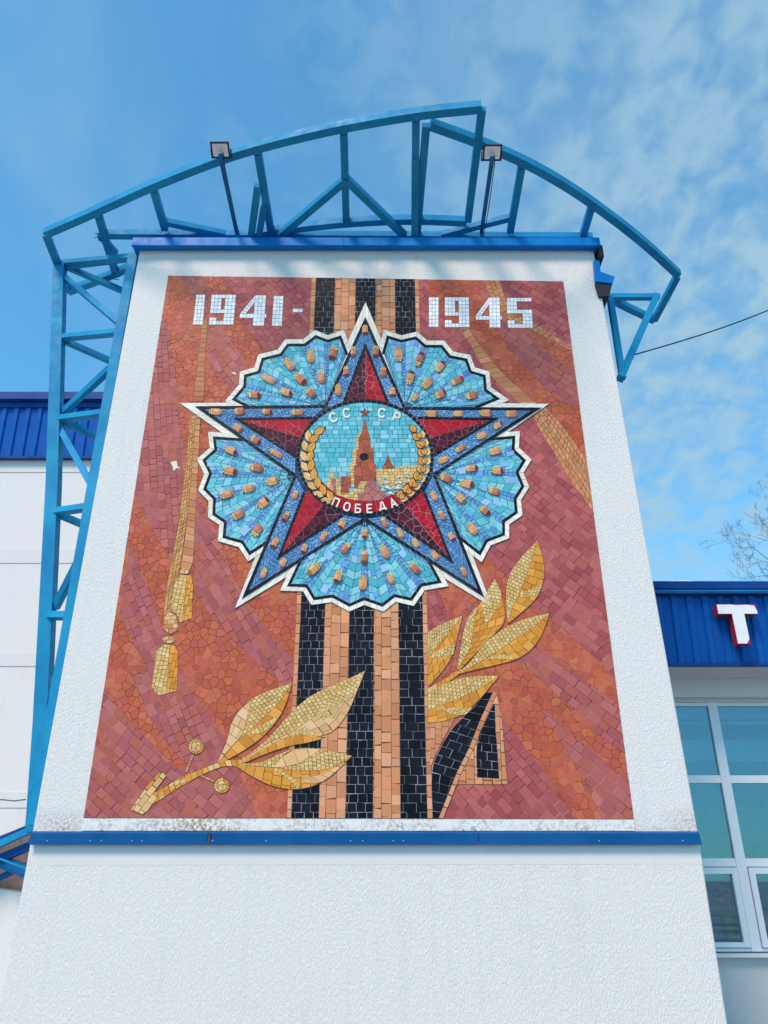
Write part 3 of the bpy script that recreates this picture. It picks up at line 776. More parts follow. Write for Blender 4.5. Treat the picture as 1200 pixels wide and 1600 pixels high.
strip(m, C(*c3, [(430, 1390), (600, 1285), (720, 1240), (800, 1205), (860, 1190), (940, 1190)]), C(*c3, [(440, 1440), (610, 1330), (740, 1262), (830, 1228), (890, 1225), (950, 1240)]), .06, .05, P_GLD+P_CRM[:1])
m = Motif('stem_stub', 5, G_GOLD, 'cut end of the laurel stem', gap=.005)
bricks(m, C(*c3, [(308, 1475), (400, 1340), (482, 1254), (512, 1282), (440, 1375), (470, 1370), (455, 1410), (405, 1480), (378, 1502)]), 55, .09, .065, P_PCH+P_GLD[:1]+P_CRM[:1])
for (bx, by, s0, s1) in ((307, 1167, (302, 1180), (291, 1207)), (347, 1228, (336, 1222), (314, 1212))):
    m = Motif('berry_stalk', 4, G_GOLD, gap=.003); line(m, [s0, s1], 3.2, .06, P_TAN)
    m = Motif('berry', 5, G_GOLD, 'round gold berry', gap=.004); N_ = 14
    ou = [(bx+12*math.cos(2*math.pi*k/N_), by+12*math.sin(2*math.pi*k/N_)) for k in range(N_)]; inn = [(bx+(p[0]-bx)*.68, by+(p[1]-by)*.68) for p in ou]
    m.bed([W(p) for p in ou])
    for k in range(N_):
        j = (k+1) % N_; m.tile([W(ou[k]), W(ou[j]), W(inn[j]), W(inn[k])], P_CRM if 4 < k < 11 else P_GLD)
    crazy(m, inn, .06, P_PCH+P_CRM, bed=False)

# ---- numerals
def digit(label, cells, box, w, h):
    """cells: list of (c0, r0, c1, r1) blocks on a w x h grid inside the photo box"""
    x0, y0, x1, y1 = box; m = Motif('numeral', 2, G_DARK, label, gap=.0036)
    p00, p10, p01, p11 = W((x0[0], y0)), W((x1[0], y0)), W((x0[1], y1)), W((x1[1], y1))
    def P(a, b_):
        a /= w; b_ /= h
        return (p00[0]*(1-a)*(1-b_)+p10[0]*a*(1-b_)+p01[0]*(1-a)*b_+p11[0]*a*b_, p00[1]*(1-a)*(1-b_)+p10[1]*a*(1-b_)+p01[1]*(1-a)*b_+p11[1]*a*b_)
    for blk in cells:
        if len(blk) == 4:
            c0, r0, c1, r1 = blk; m.bed([P(c0, r0), P(c1, r0), P(c1, r1), P(c0, r1)])
            nc, nr = max(1, round(c1-c0)), max(1, round(r1-r0))
            for i in range(nc):
                for j in range(nr):
                    a0, a1 = c0+(c1-c0)*i/nc, c0+(c1-c0)*(i+1)/nc; b0, b1 = r0+(r1-r0)*j/nr, r0+(r1-r0)*(j+1)/nr
                    m.tile([P(a0, b0), P(a1, b0), P(a1, b1), P(a0, b1)], P_DIG)
        else:
            q, n = blk; A, B, C_, D = [P(*p) for p in q]; m.bed([A, B, C_, D])
            for i in range(n):
                f, g_ = i/n, (i+1)/n; l = lambda u, v, s: (u[0]+(v[0]-u[0])*s, u[1]+(v[1]-u[1])*s)
                for (s0, s1) in ((0, .5), (.5, 1)):
                    e0, e1 = l(A, D, f), l(B, C_, f); e2, e3 = l(B, C_, g_), l(A, D, g_)
                    m.tile([l(e0, e1, s0), l(e0, e1, s1), l(e3, e2, s1), l(e3, e2, s0)], P_DIG)
ONE = [(0, 0, 3, 8)]
NINE = [(0, 0, 7, 1), (0, 1, 3, 4), (4, 1, 7, 4), (0, 4, 7, 5), (4, 5, 7, 6.1), (0, 6.1, 2, 7), (4, 6.1, 7, 7), (0, 7, 7, 8)]
FOUR = [(3.9, 0, 7, 8), ([(3.9, 0), (3.9, 1.9), (1.6, 4.9), (0, 4.9)], 6), (0, 4.9, 3.9, 6), (7, 4.9, 7.4, 6)]
FIVE = [(0, 0, 7, 1), (0, 1, 2.8, 3.2), (0, 3.2, 7, 4.2), (4.3, 4.2, 7, 7), (0, 6, 2, 7), (0, 7, 7, 8)]
digit('first numeral 1 of 1941', ONE, ((307, 301.5), 461, (321, 317), 508), 3, 8)
digit('numeral 9 of 1941', NINE, ((331, 326.5), 461, (369, 365), 508), 7, 8)
digit('numeral 4 of 1941', FOUR, ((378, 373), 462, (416, 412.5), 509.5), 7, 8)
digit('last numeral 1 of 1941', ONE, ((428, 424.5), 463, (443, 440.5), 510), 3, 8)
digit('short dash after 1941', [(0, 0, 2, 1)], ((458, 457.5), 483, (473.5, 473), 488.5), 2, 1)
digit('numeral 1 of 1945', ONE, ((670, 670), 465, (685.5, 685), 511.5), 3, 8)
digit('numeral 9 of 1945', NINE, ((695, 695), 465, (732.5, 733.5), 512), 7, 8)
digit('numeral 4 of 1945', FOUR, ((743, 743), 465.5, (780.5, 782), 512.5), 7, 8)
digit('numeral 5 of 1945', FIVE, ((791.5, 793.5), 466, (830, 832.5), 513), 7, 8)

# ---- star, rays, stones
TIPS = [(571, 503), (632, 640), (837, 641), (678, 743), (751, 928), (570, 812), (384, 930), (462, 745), (313, 639), (509, 637)]
m = Motif('star_border', 6, G_PALE, 'white outer edging of the star', gap=.0035)
WTIPS = [(571, 473), (638, 629), (858, 632), (692, 746), (769, 950), (570, 828), (367, 952), (448, 748), (281, 631), (502, 628)]
m.bed([W(p) for p in WTIPS])
n = len(WTIPS); l = lambda u, v, s: (u[0]+(v[0]-u[0])*s, u[1]+(v[1]-u[1])*s)
for i in range(n):
    j = (i+1) % n; a0, a1, b0, b1 = map(W, (WTIPS[i], WTIPS[j], TIPS[i], TIPS[j])); k = 14
    for t in range(k):
        m.tile([l(a0, a1, t/k), l(a0, a1, (t+1)/k), l(b0, b1, (t+1)/k), l(b0, b1, t/k)], P_WHT)
FANS = [
 ((508, 637), [(392, 637), (368, 625), (384, 606), (385, 590), (406, 584), (412, 564), (440, 557), (451, 542), (477, 542), (494, 529), (512, 536), (531, 530), (541, 556)], 'upper left'),
 ((633, 640), [(600, 555), (607, 530), (627, 536), (649, 531), (664, 544), (689, 544), (702, 560), (727, 565), (734, 584), (755, 590), (757, 612), (774, 624), (742, 637)], 'upper right'),
 ((677, 743), [(765, 689), (801, 686), (800, 705), (817, 721), (806, 739), (815, 761), (803, 780), (805, 801), (785, 815), (785, 835), (759, 845), (749, 864), (716, 838)], 'right'),
 ((570, 812), [(667, 876), (685, 909), (657, 914), (642, 936), (616, 930), (597, 945), (569, 935), (546, 945), (520, 931), (492, 935), (480, 915), (454, 914), (471, 878)], 'bottom'),
 ((462, 745), [(420, 845), (391, 864), (380, 847), (352, 839), (354, 816), (336, 804), (337, 780), (322, 765), (331, 741), (321, 721), (339, 705), (337, 687), (380, 690)], 'left'),
]
for O, zz, nm in FANS:
    m = Motif('ray_fan_edge', 7, G_PALE, 'white zigzag edge of the %s ray fan' % nm, gap=.0035)
    line(m, zz, 10.5, .085, P_WHT, side=1)
    m = Motif('ray_fan', 8, G_BLUE, '%s fan of turquoise rays with black rim' % nm, gap=.0042)
    m.bed([W(p) for p in [O]+zz])
    for i in range(len(zz)-1):
        A, B = zz[i], zz[i+1]
        # one thin blue ray and one wide turquoise ray per tooth side
        f = .30
        mid = l(A, B, f) if i % 2 == 0 else l(A, B, 1-f)
        parts = ((A, mid, P_BLUE+P_PBLUE[2:], .045), (mid, B, P_TURQ, .075)) if i % 2 == 0 else ((A, mid, P_TURQ, .075), (mid, B, P_BLUE+P_TURQ[:2], .045))
        for a, b_, pal, tw in parts:
            pal2 = pal if random.random() < .75 else pal+P_PBLUE
            strip(m, [O, a], [O, b_], tw*(1.25 if tw > .06 else 1.1), tw, pal2, bed=False, curve=False, jit=.1)
    m = Motif('ray_fan_rim', 9, G_DARK, 'black inner rim of the %s ray fan' % nm, cover=True)
    line(m, offset(zz, 1.2), 4.6, .08, P_BLK)
# loose pale accent tiles
ACC = [(392, 605, 9, 6), (466, 562, 12, 7), (488, 545, 13, 7), (435, 605, 9, 7), (475, 622, 8, 6), (655, 583, 14, 8), (681, 590, 12, 8), (700, 607, 12, 7), (735, 592, 16, 7), (708, 624, 8, 6), (622, 576, 13, 10), (720, 633, 16, 6),
       (356, 703, 12, 9), (372, 763, 11, 9), (404, 753, 10, 7), (357, 801, 13, 9), (392, 818, 12, 7), (365, 727, 8, 8), (383, 830, 16, 12), (348, 769, 9, 8), (432, 760, 8, 5), (330, 728, 12, 6),
       (774, 717, 12, 7), (788, 727, 16, 7), (722, 737, 10, 12), (749, 742, 10, 11), (720, 765, 13, 6), (756, 765, 10, 7), (777, 788, 15, 7), (797, 710, 12, 7), (745, 718, 13, 5), (734, 803, 13, 7), (800, 752, 17, 10), (770, 829, 12, 8), (735, 822, 10, 6),
       (514, 869, 12, 13), (538, 882, 10, 10), (600, 889, 12, 10), (583, 896, 11, 9), (629, 867, 12, 9), (541, 931, 9, 13), (508, 921, 14, 11), (643, 915, 10, 16), (587, 930, 8, 9), (487, 870, 10, 12)]
for x, y, w_, h_ in ACC:
    best = min(FANS, key=lambda F: math.hypot(x-F[0][0], y-F[0][1])-0)
    a = math.atan2(y-best[0][1], x-best[0][0]); ca, sa = math.cos(a), math.sin(a)
    if w_ < h_: w_, h_ = h_, w_
    m = Motif('accent_tile', 10, G_BLUE, gap=.003, cover=False)
    q = [W((x+ca*i*w_/2-sa*j*h_/2, y+sa*i*w_/2+ca*j*h_/2)) for i, j in ((-1, -1), (1, -1), (1, 1), (-1, 1))]
    m.tile(q, random.choice([P_PBLUE, P_PBLUE[:1], P_BLUE[:2], P_PBLUE[1:]]))

star = Motif('star', 10, G_STAR, 'five pointed star of small blue tiles', gap=.0048)
star.bed([W(p) for p in TIPS])
ITIP = [(571, 541), (372, 656), (437, 872), (704, 878), (773, 657)]
CEN = (570.5, 717)
# each point: tip, its two notch corners, inner apex, the two feet of the red triangle
ARMS = [((571, 503), (508, 637), (633, 640), (571, 543), (535, 637), (608, 637)),
        ((837, 641), (633, 640), (677, 743), (772, 657), (652, 655), (673, 716)),
        ((751, 928), (677, 743), (570, 812), (704, 877), (663, 772), (603, 808)),
        ((384, 930), (570, 812), (462, 745), (437, 871), (536, 806), (476, 771)),
        ((313, 639), (462, 745), (508, 637), (372, 657), (462, 715), (488, 655))]
for tip, nl, nr, ap, fl, fr in ARMS:
    strip(star, [tip, nl], [ap, fl], .052, .050, P_BLUE, bed=False, curve=False, jit=.08)
    strip(star, [ap, fr], [tip, nr], .052, .050, P_BLUE, bed=False, curve=False, jit=.08)
m = Motif('star_outline', 11, G_PALE, 'black outline of the star', gap=.003); line(m, TIPS, 5, .08, P_BLK, closed=True)
cols_ = [(P_REDX, P_MAR), (P_REDX, P_MAR), (P_MAR, P_REDX), (P_MAR, P_REDX), (P_MAR, P_REDX)]
cols_ = [(P_MAR, P_REDX), (P_REDX, P_MAR), (P_REDX, P_MAR), (P_MAR, P_REDX), (P_MAR, P_REDX)]
for (tip, nl, nr, ap, fl, fr), (pa, pb), nm in zip(ARMS, cols_, ('top', 'right', 'lower right', 'lower left', 'left')):
    mid = ((fl[0]+fr[0])/2*.45+CEN[0]*.55, (fl[1]+fr[1])/2*.45+CEN[1]*.55)
    m = Motif('star_facet', 11, G_PALE, 'red and maroon facet in the %s star point' % nm, gap=.004)
    crazy(m, [ap, fl, mid], .085, pa); crazy(m, [ap, mid, fr], .085, pb)
    m = Motif('facet_outline', 12, G_PALE, gap=.003); line(m, [fl, ap, fr], 4.6, .08, P_BLK)

# gems
GEMS = []
def gl(ox, oy, s, pts, ang, size=1.0):
    for x, y in pts: GEMS.append((ox+x/s, oy+y/s, ang, size))
def fan_ang(O, flip):
    return lambda x, y: math.atan2(y-O[1], x-O[0])+(math.pi if flip else 0)
gl(270, 440, 4, [(520, 720), (610, 625), (735, 535), (865, 485), (1000, 465), (720, 705), (805, 625), (930, 615), (870, 710)], fan_ang((508, 637), False))
gl(570, 440, 4, [(210, 455), (345, 485), (475, 535), (285, 600), (395, 640), (585, 625), (480, 710), (675, 720)], fan_ang((633, 640), True))
gl(570, 440, 4, [(318, 728)], fan_ang((633, 640), True), .7)
gl(270, 620, 4, [(375, 350), (370, 475), (535, 455), (485, 580), (635, 535), (350, 615), (575, 665), (420, 740)], fan_ang((462, 745), False))
gl(300, 780, 4, [(415, 195)], fan_ang((462, 745), False))
gl(570, 620, 4, [(820, 345), (675, 455), (835, 470), (515, 520), (645, 555), (815, 600), (605, 650), (755, 725)], fan_ang((677, 743), True))
gl(540, 780, 4, [(795, 200)], fan_ang((677, 743), True))
gl(300, 780, 4, [(955, 320), (755, 450), (1075, 380), (910, 500), (1068, 540)], fan_ang((570, 812), True))
gl(300, 780, 4, [(1080, 230)], fan_ang((570, 812), True), .8)
gl(540, 780, 4, [(250, 345), (437, 445), (285, 510)], fan_ang((570, 812), True))
up_ = lambda x, y: -math.pi/2
lf_ = lambda x, y: math.pi
gl(0, 0, 1, [(570.5, 520), (552, 554), (541, 585), (529, 614), (587, 554), (599, 586), (613, 617)], up_, .8)
gl(0, 0, 1, [(340, 646), (377, 645), (420, 646), (467, 647), (677, 649), (717, 649), (761, 648), (801, 649)], lf_, .88)
gl(0, 0, 1, [(374, 672), (402, 691), (434, 712)], lambda x, y: math.pi+.6, .85)
gl(0, 0, 1, [(779, 666), (754, 682), (721, 702), (694, 720)], lambda x, y: math.pi-.5, .8)
gl(0, 0, 1, [(461, 777), (446, 811), (429, 852), (412, 899), (442, 882), (475, 861), (505, 842), (534, 822)], lambda x, y: -1.15, .8)
gl(0, 0, 1, [(679, 779), (691, 809), (706, 842), (725, 897), (680, 871), (650, 852), (626, 837), (601, 820)], lambda x, y: -2.1, .78)
GEM_Z = 12*STEP+.006
for x, y, af, sz in GEMS:
    a = af(x, y)+random.uniform(-.08, .08); ca, sa = math.cos(a), math.sin(a)
    Lh = random.uniform(6.9, 9.2)*sz; Wh = random.uniform(4.9, 6.5)*sz
    if random.random() < .12: Lh *= 1.15
    def G(i, j): return W((x+ca*i-sa*j, y+sa*i+ca*j))
    base = [G(-Lh*.95, -Wh*.55), G(-Lh*.45, -Wh), G(Lh*.75, -Wh), G(Lh*.85, 0), G(Lh*.75, Wh), G(-Lh*.45, Wh), G(-Lh*.95, Wh*.55)]
    cx = sum(p[0] for p in base)/7; cz = sum(p[1] for p in base)/7
    base_k = [(cx+(p[0]-cx), cz+(p[1]-cz)) for p in base]
    hi = .019*sz; V = [(p[0], WY-GEM_Z+.02, p[1]) for p in base]
    ring = [(cx+(p[0]-cx)*.96, WY-GEM_Z-hi*.55, cz+(p[1]-cz)*.96) for p in base]
    r1, r2 = G(-Lh*.30, random.uniform(-1.5, 1.5)), G(Lh*.5, random.uniform(-1.5, 1.5))
    V += ring+[(r1[0], WY-GEM_Z-hi, r1[1]), (r2[0], WY-GEM_Z-hi, r2[1])]
    c = random.choice(P_GEM); dk = random.choice([.45, .7, .8, .85]); vv = lambda k: (c[0]*k, c[1]*k, c[2]*k, 1.0)
    mb = MB()
    mb.add(V, [(i, (i+1) % 7, 7+(i+1) % 7, 7+i) for i in range(7)], 0, vv(.9))
    b0 = len(mb.v)-len(V)
    tail = srgb(120, 50, 50) if random.random() < .3 else vv(dk)
    faces = [((7, 8, 14), tail), ((8, 9, 15, 14), vv(1.05)), ((9, 10, 15), vv(.95)), ((10, 11, 15), vv(.95)), ((11, 12, 14, 15), vv(.97)), ((12, 13, 14), tail), ((13, 7, 14), tail)]
    for f, cc in faces:
        mb.f.append([b0+i for i in f]); mb.m.append(0); mb.c.append(cc)
    gem = mb.build('brown_stone', M_TILE, mural); gem.matrix_parent_inverse = Matrix.Translation((0, -WY, 0))
    # gold cap of small tiles at the leading end
    mb = MB()
    for (i, j, s_) in ((.98, -.62, 2.0), (1.02, .0, 2.1), (.98, .62, 2.0), (1.38, -.33, 1.7), (1.38, .36, 1.7)):
        px_, py_ = Lh*i, Wh*j; s_ *= sz*.92
        q = [G(px_+k*s_, py_+o*s_*.95) for k, o in ((-1, -1), (1, -1), (1, 1), (-1, 1))]
        q = ccw(q); qc = (sum(p[0] for p in q)/4, sum(p[1] for p in q)/4)
        q = [(qc[0]+(p[0]-qc[0])*.9, qc[1]+(p[1]-qc[1])*.9) for p in q]
        emit_tile(mb, (q, random.choice(P_CRM), .0008, qc), GEM_Z-.01, .022)
    for k in range(len(mb.m)): mb.m[k] = 0
    cap = mb.build('gold_cap', M_TILE, gem)

# ---- medallion
RX, RY = 104, 88
def ell(k, n_, rx=RX, ry=RY, c=CEN): return (c[0]+rx*math.cos(2*math.pi*k/n_), c[1]+ry*math.sin(2*math.pi*k/n_))
m = Motif('medallion', 12, G_BLUE, 'round turquoise sky of the medallion', gap=.0042)
E = [ell(k, 60, RX-1, RY-1) for k in range(60)]
bricks(m, E, 0, .085, .062, P_TURQ2, jit=.03)
m = Motif('medallion_ring', 14, G_PALE, 'black ring round the medallion', gap=.003); line(m, [ell(k, 72, RX+.5, RY+.5) for k in range(72)], 5.5, .055, P_BLK, closed=True)
c5 = (450, 620, 5)
def med(name, layer, pts, pal, size, g_=G_DARK, label=None, kind='crazy', ang=0, gap=.0035):
    mm = Motif(name, layer, g_, label, gap=gap); q = C(*c5, pts)
    if kind == 'crazy': crazy(mm, q, size, pal)
    else: bricks(mm, q, ang, size*1.15, size, pal, jit=.05)
    return mm
# red banner
ban = [ell(k, 360, RX-2, RY-2) for k in range(34, 149, 4)]
inn = [ell(k, 360, RX*.80, RY*.74) for k in range(30, 153, 4)]
inn = [ell(k, 360, RX-24, RY-21) for k in range(34, 149, 4)]
m = Motif('red_banner', 13, G_PALE, 'red curved banner under the clock tower', gap=.004); strip(m, ban, inn, .10, .13, P_REDX, curve=False)
med('castle_wall', 13, [(685, 580), (720, 572), (840, 560), (1010, 540), (1030, 600), (960, 660), (880, 720), (740, 730), (690, 660)], P_CRM, .040, G_GOLD, 'cream crenellated wall', 'b')
med('small_spire', 14, [(783, 458), (795, 500), (808, 530), (832, 560), (830, 572), (735, 574), (740, 552), (762, 520)], P_BRK, .06, label='small brown spire')
med('turret', 13, [(340, 558), (352, 590), (365, 640), (400, 640), (415, 700), (415, 790), (370, 770), (300, 705), (315, 640), (330, 600)], P_CRM, .038, G_GOLD, 'cream stepped turret', 'b')
med('castle_block', 14, [(345, 652), (376, 648), (378, 768), (350, 750)], P_PNK, .07, label='pink block')
med('castle_block', 14, [(415, 632), (494, 630), (494, 715), (475, 718), (475, 765), (415, 765)], P_BRK, .075, label='brown block left of the clock tower')
med('steps', 13, [(380, 760), (480, 765), (485, 735), (540, 725), (545, 700), (570, 665), (620, 660), (620, 825), (540, 822), (440, 800)], P_CRM, .04, G_GOLD, 'cream steps', 'b')
med('plinth', 14, [(600, 700), (620, 690), (620, 662), (685, 660), (690, 695), (715, 700), (720, 735), (745, 745), (775, 790), (740, 815), (640, 828), (548, 824), (548, 765), (595, 760)], P_PNK, .09, label='pink plinth below the clock tower')
med('tower_edge', 14, [(598, 180), (575, 290), (556, 330), (552, 425), (536, 430), (536, 545), (520, 550), (520, 715), (480, 650), (478, 540), (503, 535), (503, 425), (533, 422), (533, 320), (560, 300)], P_CRM, .038, G_GOLD, 'cream left edge of the clock tower', 'b')  # edge laid in small cream tiles
med('clock_tower', 15, [(602, 180), (615, 240), (640, 328), (650, 415), (668, 412), (672, 530), (688, 545), (688, 662), (570, 668), (545, 715), (518, 722), (518, 550), (534, 546), (534, 430), (550, 426), (553, 330), (580, 290)], P_BRK, .09, label='brown stepped clock tower')
mm = Motif('clock_face', 16, G_DARK, 'black clock face'); q = [(569+7.2*math.cos(k*math.pi/8), 716+6.2*math.sin(k*math.pi/8)) for k in range(16)]
crazy(mm, q, .06, P_BLK)
st = [(570+(8.6 if k % 2 == 0 else 3.8)*math.sin(k*math.pi/5), 647-(7.6 if k % 2 == 0 else 3.4)*math.cos(k*math.pi/5)) for k in range(10)]
mm = Motif('tower_star', 16, G_DARK, 'small brown star on the spire'); crazy(mm, st, .06, P_BRK)
for fx, fy, s_ in ((765, 690, 1), (863, 690, 1.1), (935, 645, .8), (800, 740, .9), (740, 720, .7)):
    for k in range(3):
        y0 = fy-60*s_+k*38*s_; w_ = (16+14*k)*s_
        med('snowy_fir', 15+k % 2, [(fx, y0-14*s_), (fx+w_, y0+26*s_), (fx, y0+20*s_), (fx-w_, y0+26*s_)], [srgb(206, 212, 206), srgb(170, 196, 196), srgb(222, 222, 214)], .05)
# wreath
def wl(cx, cy, ang, ln, wd, pal, layer):
    mm = Motif('wreath_leaf', layer, G_DARK, gap=.003); a = R(ang); ca, sa = math.cos(a), math.sin(a)
    f = lambda i, j: (cx+ca*i-sa*j, cy+sa*i+ca*j)
    p = [f(-ln/2, 0), f(-ln*.25, -wd*.42), f(ln*.1, -wd*.5), f(ln/2, 0), f(ln*.1, wd*.5), f(-ln*.25, wd*.42)]
    mm.bed([W(q) for q in p]); k = .84
    p2 = [f(-ln/2*k, 0), f(-ln*.25*k, -wd*.42*k), f(ln*.1*k, -wd*.5*k), f(ln/2*k, 0), f(ln*.1*k, wd*.5*k), f(-ln*.25*k, wd*.42*k)]
    mm.tile([W(q) for q in (p2[0], p2[1], p2[2], p2[3])], pal); mm.tile([W(q) for q in (p2[0], p2[3], p2[4], p2[5])], pal)
PW1 = [srgb(226, 178, 112), srgb(232, 190, 130)]; PW2 = [srgb(224, 160, 76), srgb(214, 148, 66)]
spine = resample(C(*c5, [(225, 262), (178, 330), (148, 430), (148, 520), (172, 610), (212, 700), (268, 770), (312, 802)]), 8)
def braid(sp, a, b_, pa, pb, sgn):
    n_ = len(sp)-1
    for k in range(n_, -1, -1):
        x, y = sp[k]; x2, y2 = sp[max(0, k-1)]; x1, y1 = sp[min(n_, k+1)]
        d = math.degrees(math.atan2(y2-y1, x2-x1))
        if k > 0: wl(x+5.0*math.cos(R(d-90*sgn)), y+5.0*math.sin(R(d-90*sgn)), d-26*sgn, a, b_, pa, 14)
        wl(x+5.6*math.cos(R(d+90*sgn)), y+5.6*math.sin(R(d+90*sgn)), d+24*sgn, a+1, b_, pb, 15)
braid(spine, 23, 12.5, PW1, PW2, 1)
oak = resample(C(*c5, [(1000, 250), (1030, 330), (1062, 400), (1068, 500), (1056, 580), (1020, 660), (960, 735), (890, 790)]), 9)
braid(oak, 17, 11.5, PW1, PW2, -1)
for k, (x, y) in enumerate(oak[1:]):
    wl(x, y, random.uniform(-30, 30)-90, 12, 10, PW2, 16)

# letters: strokes on a 1 x 1.35 cell, y down
GLY = {
 'С': [[(.95, .30), (.80, .08), (.5, 0), (.2, .08), (.04, .35), (0, .68), (.04, 1.0), (.2, 1.27), (.5, 1.35), (.8, 1.27), (.95, 1.05)]],
 'Р': [[(.05, 1.40), (.05, 0), (.55, 0), (.82, .12), (.9, .38), (.82, .64), (.55, .76), (.17, .76)]],
 'П': [[(.05, 1.40), (.05, 0), (.95, 0), (.95, 1.40)]],
 'О': [[(.5, 0), (.2, .08), (.04, .35), (0, .68), (.04, 1.0), (.2, 1.27), (.5, 1.35), (.8, 1.27), (.96, 1.0), (1, .68), (.96, .35), (.8, .08), (.5, 0)]],
 'Б': [[(.90, .0), (.05, 0), (.05, 1.35), (.62, 1.35), (.88, 1.24), (.93, .98), (.88, .74), (.62, .62), (.17, .62)]],
 'Е': [[(.92, 0), (.05, 0), (.05, 1.35), (.92, 1.35)], [(.17, .67), (.80, .67)]],
 'Д': [[(-.02, 1.42), (-.02, 1.12), (1.02, 1.12), (1.02, 1.42)], [(.14, 1.02), (.38, 0), (.66, 0), (.86, 1.02)]],
 'А': [[(0, 1.42), (.5, 0), (1.0, 1.42)], [(.30, .95), (.70, .95)]],
}
LETTERS = []
def letter(ch, x, y, hpx, ang, z, label, th=.24, wf=.86):
    s_ = hpx/1.35; mb = MB(); a = R(ang); ca, sa = math.cos(a), math.sin(a); e = 0
    for st_ in GLY[ch]:
        closed = st_[0] == st_[-1]; pl = st_[:-1] if closed else st_
        A, B = offset(pl, -th/2, closed), offset(pl, th/2, closed)
        nn = len(pl)
        for i in range(nn if closed else nn-1):
            j = (i+1) % nn; q = []
            for p in (A[i], A[j], B[j], B[i]):
                u, v = (p[0]-.5)*s_*wf, (p[1]-.68)*s_
                q.append(W((x+ca*u-sa*v, y+sa*u+ca*v)))
            q = ccw(q); cq = (sum(p[0] for p in q)/4, sum(p[1] for p in q)/4)
            emit_tile(mb, (q, random.choice(P_WHT), .003, cq), z, .012+.0005*e); e = (e+1) % 5
    mb.m = [0]*len(mb.m)
    o = mb.build('letter', M_TILE, mural); o.matrix_parent_inverse = Matrix.Translation((0, -WY, 0)); o['label'] = label
Z2 = 13*STEP
for ch, x, y, a, lb in (('С', 355, 175, -22, 'first'), ('С', 458, 140, -8, 'second'), ('С', 733, 140, 6, 'third'), ('Р', 850, 172, 22, 'last')):
    letter(ch, 450+x/5, 620+y/5, 13, a, Z2, '%s white letter %s above the clock tower' % (lb, ch), .30, 1.0)
for ch, x, y, a in (('П', 375, 838, 24), ('О', 462, 872, 13), ('Б', 548, 886, 3), ('Е', 640, 886, -3), ('Д', 737, 868, -12), ('А', 822, 843, -22)):
    letter(ch, 450+x/5, 620+y/5, 12.2, a, Z2+.006, 'white letter %s on the red banner' % ch, .27, .98)

# odd patches: white repair spots
for pts in (C(190, 420, 4, [(305, 1210), (345, 1200), (350, 1232), (368, 1250), (345, 1248), (325, 1268), (320, 1240)]), C(190, 420, 4, [(680, 650), (712, 648), (718, 668)])):
    m = Motif('repair_patch', 2, G_PALE, 'pale mortar patch', cover=False); q = [W(p) for p in pts]; m.bed(q); m.tile(q, P_WHT)

# ---- emit mosaic
COVERS.sort(key=lambda c: c[0])
def covered(t, layer):
    q = t[0]; x0 = min(p[0] for p in q); x1 = max(p[0] for p in q); y0 = min(p[1] for p in q); y1 = max(p[1] for p in q)
    for L_, poly, bb in COVERS:
        if L_ <= layer or x0 < bb[0] or x1 > bb[2] or y0 < bb[1] or y1 > bb[3]: continue
        if all(inside(p, poly) for p in q): return True
    return False
allt = []
for mi, m in enumerate(MOTIFS):
    m.tiles = [t for t in m.tiles if not covered(t, m.layer)]
    for ti, t in enumerate(m.tiles): allt.append((t[2], mi, ti))
allt.sort(reverse=True)
single = {(a, b_) for _, a, b_ in allt[:290]}
print('TILES', len(allt), 'motifs', len(MOTIFS))
for mi, m in enumerate(MOTIFS):
    z = .003+m.layer*STEP
    if not m.tiles and not m.beds: continue
    mb = MB()
    for bi, poly in enumerate(m.beds):
        zz_ = WY-z-.00001*bi
        tri = tessellate_polygon([[Vector((p[0], p[1], 0)) for p in poly]])
        n = len(poly); V = [(p[0], zz_, p[1]) for p in poly]+[(p[0], WY, p[1]) for p in poly]
        mb.add(V, [tuple(t) for t in tri]+[(i, (i+1) % n, n+(i+1) % n, n+i) for i in range(n)], 0)
    rest = [t for ti, t in enumerate(m.tiles) if (mi, ti) not in single]
    ones = [t for ti, t in enumerate(m.tiles) if (mi, ti) in single]
    zt = z+.0001
    few = len(m.tiles) <= 12 or not m.beds
    if few:
        for t in rest: emit_tile(mb, t, zt, random.uniform(.0014, .0021))
    o = mb.build(m.name, [m.g, M_TILE], mural); o.matrix_parent_inverse = Matrix.Translation((0, -WY, 0))
    if m.label: o['label'] = m.label
    if not few and rest:
        mb = MB()
        for t in rest: emit_tile(mb, t, zt, random.uniform(.0014, .0021))
        k = mb.build('small_tiles', [m.g, M_TILE], o); k['kind'] = 'stuff'
    for t in ones:
        mb = MB(); cx, cy = t[3]; emit_tile(mb, t, zt, random.uniform(.0014, .0021), cx, cy)
        k = mb.build('tile', [m.g, M_TILE], o); k.location = (cx, 0, cy)

# ------------------------------------------------------------------ steel frame round the roof
frame = empty('steel_frame', (0, WY, capz1))
tag(frame, 'turquoise welded steel canopy frame arching over the tower roof with side truss', 'steel frame')
def beam(name, pts, w, h=None, up=Vector((0, 0, 1)), m=M_STEEL, label=None):
    mb = MB(); mb.bar(pts, w, h or w, up, 0)
    o = mb.build(name, m, frame, .004 if len(pts) < 4 else 0); o.matrix_parent_inverse = Matrix.Translation((0, -WY, -capz1))
    if label: o['label'] = label
    return o
H = 8.14
def hp(x, y): return atH(x, y, H)
def hs(pts): return [hp(*p) for p in smooth(pts, 2)]
T = .105
arcA = [(72, 364), (150, 330), (236, 290), (345, 247), (400, 230), (470, 212), (537, 197), (650, 177), (752, 167)]
arcB = [(672, 194), (740, 218), (815, 250), (870, 280), (925, 316), (1000, 373), (1059, 428)]
rearA = [(107, 455), (160, 435), (213, 413), (310, 382), (417, 361), (537, 347), (640, 342), (729, 346)]
